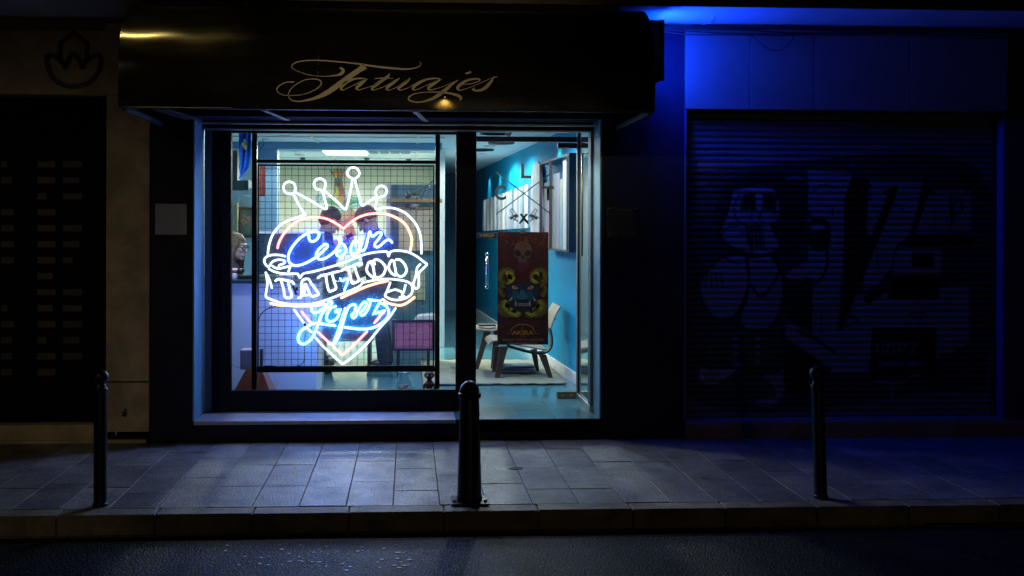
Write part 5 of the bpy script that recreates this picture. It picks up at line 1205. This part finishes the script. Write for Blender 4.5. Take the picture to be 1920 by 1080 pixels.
# tag lettering: block letters
def block(txt_segs, x0, y0, w, h, c, lw):
    for sg in txt_segs: stroke([(x0 + a_*w, y0 + b_*h) for a_, b_ in sg], lw, c, False)
LET = {'H': [[(0,0),(0,1)],[(1,0),(1,1)],[(0,.5),(1,.5)]], 'D': [[(0,0),(.7,0),(1,.5),(.7,1),(0,1),(0,0)]], 'P': [[(0,1),(0,0),(1,0),(1,.5),(0,.5)]], 'Z': [[(0,0),(1,0),(0,1),(1,1)]], 'E': [[(1,0),(0,0),(0,1),(1,1)],[(0,.5),(.8,.5)]], 'M': [[(0,1),(0,0),(.5,.6),(1,0),(1,1)]], 'O': [[(0,0),(1,0),(1,1),(0,1),(0,0)]], 'S': [[(1,0),(0,0),(0,.5),(1,.5),(1,1),(0,1)]], 'C': [[(1,0),(0,0),(0,1),(1,1)]], 'N': [[(0,1),(0,0),(1,1),(1,0)]], 'R': [[(0,1),(0,0),(1,0),(1,.5),(0,.5),(1,1)]], 'T': [[(0,0),(1,0)],[(.5,0),(.5,1)]]}
for k, c_ in enumerate('HDPZ'): block(LET[c_], 685 + k*38, 800, 24, 38, (.3, .3, .4), 7)
for k, c_ in enumerate('DMOSCNRT'): block(LET[c_], 694 + k*20, 858, 13, 22, (.2, .25, .6), 5)
stroke([(680,928),(760,935),(800,915),(830,905)], 10, (.22, .22, .32)); stroke([(740,940),(735,980)], 12, (.22, .22, .32), False)
for k in range(12): stroke([(1026, 510 + k*13), (1026, 515 + k*13)], 4, (.12, .12, .2), False)
stroke([(1010,580),(1045,580)], 4, (.12, .12, .2), False); stroke([(900,840),(990,850)], 3, (.07, .07, .12)); stroke([(790,775),(920,772)], 5, (.15, .15, .3), False)
g_ = colr[:, :3].reshape(nr, ncx, 3)
for _ in range(1):
    g_[:, 1:-1] = (g_[:, :-2] + 2*g_[:, 1:-1] + g_[:, 2:])/4; g_[1:-1] = (g_[:-2] + 2*g_[1:-1] + g_[2:])/4
colr[:, :3] = g_.reshape(-1, 3)*rs.uniform(.8, 1.2, (len(colr), 1))
at_ = me.color_attributes.new('paint', 'FLOAT_COLOR', 'POINT'); at_.data.foreach_set('color', colr.ravel())
for p in me.polygons: p.use_smooth = True
shm = mat('shutter_paint', (.1, .1, .1), .45, .15, bump=.05, bscale=30)
nd = shm.node_tree; ca = nd.nodes.new('ShaderNodeVertexColor'); ca.layer_name = 'paint'; nz = nd.nodes.new('ShaderNodeTexNoise'); nz.inputs['Scale'].default_value = 5; nz.inputs['Detail'].default_value = 9; nz.inputs['Roughness'].default_value = .75
mxn = nd.nodes.new('ShaderNodeMixRGB'); mxn.blend_type = 'MULTIPLY'; mxn.inputs[0].default_value = 1; nd.links.new(ca.outputs[0], mxn.inputs[1]); nd.links.new(nz.outputs['Fac'], mxn.inputs[2]); nd.links.new(mxn.outputs[0], nd.nodes['Principled BSDF'].inputs['Base Color'])
me.materials.append(shm)
ro_ = bpy.data.objects.new('roller_shutter', me); COL.objects.link(ro_); ro_.parent = rb; ro_.matrix_parent_inverse = PINV(rb)
obj('guide_rail', MB().box((X0 - .01, YS - .035, Z0), (X0 + .03, YS + .03, Z1)).box((X1 - .03, YS - .035, Z0), (X1 + .01, YS + .03, Z1)), steel_dark, rb)
obj('shutter_backing', MB().box((X0, YS + .03, Z0), (X1, YS + .05, Z1)), black_matte, rb)

# ---- storey above
up = thing('upper_building', 'dark upper storey with a projecting balcony slab over all the shops', 'building', (0, 0, ztop))
obj('slab_edge', MB().box((-7, -.725, ztop - .012), (9, -.70, ztop + .15)), mat('edge_brown', (.07, .055, .035), .8, var=.3, bump=.3), up, bevel=.004)
obj('balcony_slab', MB().box((-7, -.699, ztop), (9, .4, ztop + .14)), mat('slab_render', (.6, .6, .62), .8, var=.12, vscale=2, bump=.2, bscale=40), up, bevel=.008)
obj('upper_wall', MB().box((-7, -.1, ztop + .14), (9, .3, 7)), cream_dark, up)
# cables on the wall
cm_ = mat('cable_grey', (.03, .03, .035), .6)
for k in range(5):
    pts = [P(1236, 46 + k*3.0, -.05 - .012*k)]
    for x in range(1290, 1960, 60): pts.append(P(x, 49 + k*3.3 + (x - 1236)*.012 + random.uniform(-1.2, 1.2) + 2.5*math.sin(x*.012 + k), -.06 - .01*k))
    cable('wall_cable', ('topmost', 'second from the top', 'middle', 'second from the bottom', 'lowest')[k] + ' of the five dark cables running under the blue lit balcony slab', pts, .008 - .0006*k, cm_, grp='cables above the fascia panels')
cable('hanging_cable', 'thin dark cable looping down over the metal fascia', [P(1402, 62, -.09), P(1420, 76, -.09), P(1438, 90, -.09), P(1455, 95, -.09), P(1470, 91, -.09), P(1483, 78, -.09), P(1490, 66, -.09)], .004, cm_)
cable('hanging_cable', 'thin pale cable coming down across the blue lit slab from above', [P(1358, -12, -.62), P(1352, 6, -.60), P(1344, 25, -.4), P(1336, 38, -.2), P(1330, 43, -.12), P(1318, 46, -.1)], .005, mat('cable_pale', (.3, .3, .35), .5))
# ================================================================== GROUND
kz = -.0
KY = G(960, 957, 0).y          # kerb front edge
slabm = mat('pavement_slab', (.2, .2, .2), .5)
nt = slabm.node_tree; N = nt.nodes; L = nt.links; bs_ = N['Principled BSDF']
vc = N.new('ShaderNodeVertexColor'); vc.layer_name = 'tone'; tc = N.new('ShaderNodeTexCoord')
n1 = N.new('ShaderNodeTexNoise'); n1.inputs['Scale'].default_value = 2.6; n1.inputs['Detail'].default_value = 10; n1.inputs['Roughness'].default_value = .74; L.new(tc.outputs['Object'], n1.inputs['Vector'])
n2 = N.new('ShaderNodeTexNoise'); n2.inputs['Scale'].default_value = 38; n2.inputs['Detail'].default_value = 8; n2.inputs['Roughness'].default_value = .8; L.new(tc.outputs['Object'], n2.inputs['Vector'])
r1 = N.new('ShaderNodeMapRange'); r1.inputs[1].default_value = .3; r1.inputs[2].default_value = .7; r1.inputs[3].default_value = .3; r1.inputs[4].default_value = 1.4; L.new(n1.outputs['Fac'], r1.inputs[0])
m1 = N.new('ShaderNodeMixRGB'); m1.blend_type = 'MULTIPLY'; m1.inputs[0].default_value = 1; L.new(vc.outputs[0], m1.inputs[1]); L.new(r1.outputs[0], m1.inputs[2])
r2 = N.new('ShaderNodeMapRange'); r2.inputs[1].default_value = .35; r2.inputs[2].default_value = .65; r2.inputs[3].default_value = .5; r2.inputs[4].default_value = 1.45; L.new(n2.outputs['Fac'], r2.inputs[0])
m2 = N.new('ShaderNodeMixRGB'); m2.blend_type = 'MULTIPLY'; m2.inputs[0].default_value = 1; L.new(m1.outputs[0], m2.inputs[1]); L.new(r2.outputs[0], m2.inputs[2])
# dark round stains (trodden gum)
vo = N.new('ShaderNodeTexVoronoi'); vo.inputs['Scale'].default_value = 4.2; vo.inputs['Randomness'].default_value = 1; L.new(tc.outputs['Object'], vo.inputs['Vector'])
gt = N.new('ShaderNodeMapRange'); gt.inputs[1].default_value = .045; gt.inputs[2].default_value = .06; gt.inputs[3].default_value = .35; gt.inputs[4].default_value = 1; L.new(vo.outputs['Distance'], gt.inputs[0])
m3 = N.new('ShaderNodeMixRGB'); m3.blend_type = 'MULTIPLY'; m3.inputs[0].default_value = 1; L.new(m2.outputs[0], m3.inputs[1]); L.new(gt.outputs[0], m3.inputs[2]); L.new(m3.outputs[0], bs_.inputs['Base Color'])
r3 = N.new('ShaderNodeMapRange'); r3.inputs[1].default_value = .3; r3.inputs[2].default_value = .7; r3.inputs[3].default_value = .55; r3.inputs[4].default_value = .3; L.new(n1.outputs['Fac'], r3.inputs[0]); L.new(r3.outputs[0], bs_.inputs['Roughness'])
bpn = N.new('ShaderNodeBump'); bpn.inputs['Strength'].default_value = .9; bpn.inputs['Distance'].default_value = .008
n3 = N.new('ShaderNodeTexNoise'); n3.inputs['Scale'].default_value = 70; n3.inputs['Detail'].default_value = 6; L.new(tc.outputs['Object'], n3.inputs['Vector']); L.new(n3.outputs['Fac'], bpn.inputs['Height']); L.new(bpn.outputs['Normal'], bs_.inputs['Normal'])
bm = bmesh.new(); tl_ = bm.loops.layers.float_color.new('tone'); sw = .288; kw = .14
x = -7.0; ci = 0
while x < 9:
    y = KY + kw + .004; first = True
    while y < -.002:
        Ls = random.choice((.35, .5, .6, .6, .75)) if first else .6
        first = False; y1 = min(y + Ls, .0)
        if y1 > -.12: y1 = -.001
        dz = random.uniform(-.002, .002); tx = random.uniform(-.002, .002); g = .0019
        top = [(x + g, y + g, dz), (x + sw - g, y + g, dz + tx), (x + sw - g, y1 - g, dz + tx), (x + g, y1 - g, dz)]
        v = [bm.verts.new(p) for p in top]; w = [bm.verts.new((p[0], p[1], -.02)) for p in top]
        v_in = None
        tone = random.uniform(.17, .30); tc3 = (tone*1.0, tone*random.uniform(.96, 1.0), tone*random.uniform(.92, 1.02), 1)
        for f in [bm.faces.new(v)] + [bm.faces.new((v[(k+1) % 4], v[k], w[k], w[(k+1) % 4])) for k in range(4)]:
            for l_ in f.loops: l_[tl_] = tc3
        y = y1
    x += sw; ci += 1
pv = struct(obj('pavement', bm, slabm, bevel=.0)); pv.modifiers.new('b', 'BEVEL').width = .0025; pv.modifiers['b'].segments = 1
struct(obj('pavement_bed', MB().box((-7, KY + .02, -.3), (9, .02, -.012)), mat('joint_mortar', (.09, .09, .09), .9, var=.3)))
# kerb stones
kb = MB(); x = P(98, 957, KY).x - .57*6 + .0
rows_k = []
kst = mat('kerb_stone', (.22, .18, .12), .6, var=.55, vscale=5, bump=.9, bscale=80)
while x < 9:
    L_ = .574; kb.box((x + .004, KY, -.16), (x + L_ - .004, KY + kw, random.uniform(-.002, .002))); x += L_
struct(obj('kerb', kb, kst, bevel=.007, seg=3))
struct(obj('kerb_joint', MB().box((-7, KY + .006, -.2), (9, KY + kw - .006, -.01)), mat('joint_mortar', (.05, .05, .05), .9)))
GY = G(960, 997, -.12).y
gt_ = MB(); x = -7
while x < 9: gt_.box((x + .003, GY, -.3), (x + .997, KY + .004, -.118)); x += 1.0
struct(obj('gutter', gt_, mat('gutter_stone', (.2, .165, .12), .7, var=.3, vscale=4, bump=.5, bscale=70), bevel=.004))
asp = mat('asphalt', (.045, .045, .048), .42)
nt = asp.node_tree; N = nt.nodes; L = nt.links; b_ = N['Principled BSDF']; tc = N.new('ShaderNodeTexCoord')
vo = N.new('ShaderNodeTexVoronoi'); vo.inputs['Scale'].default_value = 90; L.new(tc.outputs['Object'], vo.inputs['Vector'])
no = N.new('ShaderNodeTexNoise'); no.inputs['Scale'].default_value = 1.7; no.inputs['Detail'].default_value = 10; no.inputs['Roughness'].default_value = .75; L.new(tc.outputs['Object'], no.inputs['Vector'])
vo.inputs['Scale'].default_value = 75
cr_ = N.new('ShaderNodeValToRGB'); e_ = cr_.color_ramp.elements; e_[0].color = (.004, .0045, .006, 1); e_[1].color = (.12, .13, .17, 1); e_[1].position = 1.0; m_e = e_.new(.62); m_e.color = (.008, .009, .013, 1); m2_ = e_.new(.86); m2_.color = (.03, .033, .045, 1)
L.new(vo.outputs['Color'], cr_.inputs['Fac'])
rn = N.new('ShaderNodeMapRange'); rn.inputs[1].default_value = .32; rn.inputs[2].default_value = .68; rn.inputs[3].default_value = .25; rn.inputs[4].default_value = 1.3; L.new(no.outputs['Fac'], rn.inputs[0])
mm = N.new('ShaderNodeMixRGB'); mm.blend_type = 'MULTIPLY'; mm.inputs[0].default_value = 1; L.new(cr_.outputs[0], mm.inputs[1]); L.new(rn.outputs[0], mm.inputs[2])
L.new(mm.outputs[0], b_.inputs['Base Color'])
nf = N.new('ShaderNodeTexNoise'); nf.inputs['Scale'].default_value = 140; nf.inputs['Detail'].default_value = 4; L.new(tc.outputs['Object'], nf.inputs['Vector'])
ad = N.new('ShaderNodeMath'); ad.operation = 'ADD'; L.new(vo.outputs['Distance'], ad.inputs[0]); L.new(nf.outputs['Fac'], ad.inputs[1])
bb = N.new('ShaderNodeBump'); bb.inputs['Strength'].default_value = .8; bb.inputs['Distance'].default_value = .006; L.new(ad.outputs[0], bb.inputs['Height']); L.new(bb.outputs['Normal'], b_.inputs['Normal'])
b_.inputs['Roughness'].default_value = .55; b_.inputs['Specular IOR Level'].default_value = .22
struct(obj('road', MB().box((-60, -60, -.35), (60, GY, -.122)), asp))
struct(obj('ground', MB().box((-60, -60, -.6), (60, 60, -.36)), mat('earth', (.04, .035, .03), .9)))
# worn paint and leaf flecks on the road
fk = MB()
for k in range(70):
    cx, cy = (random.uniform(420, 620), random.uniform(1022, 1062)) if k < 36 else ((random.uniform(560, 720), random.uniform(1020, 1070)) if k < 56 else (random.uniform(725, 800), random.uniform(1035, 1068)))
    c = G(cx, cy, -.12); n = 7; r0_ = random.uniform(.003, .012); fk.bm.faces.new([fk.bm.verts.new((c.x + r0_*1.6*random.uniform(.4, 1)*math.cos(2*PI*j/n), c.y + r0_*random.uniform(.4, 1)*math.sin(2*PI*j/n), -.118)) for j in range(n)])
stuff(obj('petal_litter', fk, mat('litter_white', (.85, .87, .92), .6)), 'small pale petals scattered on the asphalt', 'litter')
ltr = [(835, 882, 'dark flattened leaf on the slabs right of the central bollard', .05, (.04, .04, .05)), (1084, 884, 'tiny white paper scrap on the pavement in front of the door', .022, (.6, .62, .6))]
for i, (px, py, lbl, r_, c_) in enumerate(((968, 879, ltr[0][2], .045, ltr[0][4]), (1083, 885, ltr[1][2], .022, ltr[1][4]), (783, 784, None, .03, (.55, .55, .6)))):
    if lbl is None: c = G(px, py, zb); z_ = zb + .002
    else: c = G(px, py, 0); z_ = .004
    m_ = MB(); m_.prism([(c.x + r_*1.6*random.uniform(.6, 1)*math.cos(2*PI*j/8), c.y + r_*random.uniform(.6, 1)*math.sin(2*PI*j/8), z_) for j in range(8)], (0, 0, .002))
    tag(obj('litter', m_, mat('litter%d' % i, c_, .7)), lbl or 'small white scrap on the window ledge', 'litter')
# drain grate in the gutter
dg = thing('drain_grate', 'slotted dark drain grate in the gutter at the right edge', 'drain grate', G(1830, 990, -.12))
a_ = G(1735, 985, -.118); xg0 = a_.x; yg0, yg1 = GY + .03, KY - .015
for k in range(26): obj('bar', MB().prism([(xg0 + k*.036, yg0, -.116), (xg0 + .016 + k*.036, yg0, -.116), (xg0 + .036 + k*.036, yg1, -.116), (xg0 + .02 + k*.036, yg1, -.116)], (0, 0, .006)), mat('grate_iron', (.03, .03, .03), .5, .8), dg)
obj('sump', MB().box((xg0 - .02, yg0 - .01, -.1175), (xg0 + .97, yg1 + .01, -.1165)), black_matte, dg)

# ================================================================== BOLLARDS
iron = mat('cast_iron', (.012, .014, .02), .32, .35, var=.35, vscale=18, bump=.25, bscale=70)
b0_ = G(880, 941, 0)
bc = thing('bollard', 'thick tapered cast iron bollard with a domed cap in the middle of the kerb', 'bollard', b0_)
k = (b0_.y + 8.16)/1900
H = (941 - 709)*k*1.0; r0_ = 47/2*k; r1_ = 36/2*k
obj('shaft', MB().lathe(b0_, [(r0_*1.02, .012), (r0_*1.03, .03), (r0_*.98, .04), (r1_*1.0, H - .125), (r1_*1.16, H - .12), (r1_*1.2, H - .11), (r1_*1.2, H - .092), (r1_*1.05, H - .088)], 40), iron, bc, smooth=False, bevel=.002)
obj('cap', MB().lathe(b0_, [(r1_*1.04*math.cos(a__), H - .088 + .075*math.sin(a__)) for a__ in [PI/2*j/10 for j in range(10)]] + [(.002, H - .012)], 40), iron, bc, smooth=True)
obj('base_plate', MB().box((b0_.x - 35*k, b0_.y - .1, .001), (b0_.x + 35*k, b0_.y + .1, .014)), iron, bc, bevel=.004)
for sg in (-1, 1): obj('anchor_bolt', MB().lathe((b0_.x + sg*29*k, b0_.y - .05, .014), [(.011, 0), (.011, .01), (.006, .012)], 6), iron, bc)
def slim():
    t = thing('bollard', 'slim black ball-topped bollard left of the shop', 'bollard', (0, 0, 0))
    obj('pole', MB().lathe((0, 0, 0), [(.046, 0), (.046, .015), (.040, .022), (.039, .69), (.044, .695), (.045, .71), (.034, .72), (.028, .74)], 28), iron, t, smooth=False, bevel=.002)
    obj('ball', MB().ball((0, 0, .782), .048, 28, 18), iron, t, smooth=True)
    return t
s1 = slim(); gl_ = G(188, 948, 0); s1.location = gl_; s1.scale = (1, 1, 1.01)
s2 = s1.copy(); COL.objects.link(s2)
for c_ in list(s1.children):
    d_ = c_.copy(); COL.objects.link(d_); d_.parent = s2
s2.location = G(1539, 933, 0); s2.rotation_euler = (0, -.035, 0); s2['label'] = 'slim black ball-topped bollard leaning slightly in front of the graffiti shutter'; s2['label']
s1['label'] = 'slim black ball-topped bollard in front of the cream pilaster'
for s_ in (s1, s2, bc): s_['group'] = 'bollards along the kerb'

# ================================================================== LIGHT
w = bpy.data.worlds.new('World'); S.world = w; w.use_nodes = True; nt = w.node_tree
sky = nt.nodes.new('ShaderNodeTexSky'); sky.sky_type = 'NISHITA'; sky.sun_disc = False; sky.sun_elevation = math.radians(-4); sky.sun_rotation = math.radians(200)
nt.links.new(sky.outputs[0], nt.nodes['Background'].inputs[0]); nt.nodes['Background'].inputs[1].default_value = .004
def point(name, loc, e, col, r=.05):
    l = bpy.data.lights.new(name, 'POINT'); l.energy = e; l.color = col; l.shadow_soft_size = r; o = bpy.data.objects.new(name, l); COL.objects.link(o); o.location = loc; return o
warm = (1, .62, .25)
# street lamps, and an added low light for the kerb face
spot('street_lamp_light', (-5.5, -10, 5.2), (-3.0, 0, .4), 215, (1, .82, .55), 29, 1.0, .12)
spot('street_lamp_glow', (-3.1, -3.6, 6.6), (-1.62, -1.1, 3.12), 230, (1, .72, .2), 15, .9, .06)
spot('kerb_fill_light', (1.5, -16, 1.0), (1.0, 0, .3), 85, (1, .78, .5), 50, 1.0, .15)  # added low fill for the kerb face, not a street lamp
# inside: ceiling lamps, some added where there is no fitting
def lamp(name, x, y, e, col, ang=165, z=CZ - .035, r=.05): return spot(name, (x, y, z), (x, y, 0), e, col, ang, .35, r)
panel_c = ((pa.x + pb.x)/2, (pa.y + pc.y)/2)
area('panel_light', (*panel_c, CZ - .03), (*panel_c, 0), 200, (1, .95, .74), pb.x - pa.x, abs(pa.y - pc.y))
for px_, py_ in ((535, 256.5), (558, 284.5), (562.5, 290.5), (917, 275), (900, 289)):
    g_ = G(px_, py_, CZ - .02); lamp('downlight_and_fill', g_.x, g_.y, 75, (.92, 1, .93))
for x_, y_, e_ in ((-1.5, .74, 74), (-.3, .74, 52), (1.0, 1.7, 110), (-1.0, 7.2, 80)):
    lamp('downlight_and_fill', x_, y_, e_, (.68, .8, 1))  # added out-of-view lamps without fittings, brighten the counter front and pavement
for Y in (8.3, 7.1, 6.1, 5.2, 4.2): spot('wall_washer', (wallX(Y) - .14, Y, CZ - .03), (wallX(Y) + .03, Y, 1.3), 26, (.85, 1, .95), 62, .4, .02)
pf = G(975, 233, zt - .02)
lamp('porch_lamp', .85, .5, 22, (1, .93, .82), 150, zt - .03, .04)
spot('warm_washer', (wallX(2.7) - .2, 2.7, CZ - .03), (wallX(2.7) + .05, 2.6, 1.5), 24, (1, .95, .6), 90, .6, .03)
spot('awning_fill_light', (-8.5, -10, 4.2), (-.2, -1.17, 2.85), 1650, (1, .82, .52), 10.5, 1.0, .1)  # added spot that only brightens the script lettering
S.view_settings.view_transform = 'Standard'; S.view_settings.look = 'None'; S.view_settings.exposure = 0; S.view_settings.gamma = 1
c = S.cycles
c.max_bounces = 10; c.transparent_max_bounces = 24; c.sample_clamp_indirect = 4; c.use_denoising = True; c.caustics_reflective = False; c.caustics_refractive = False
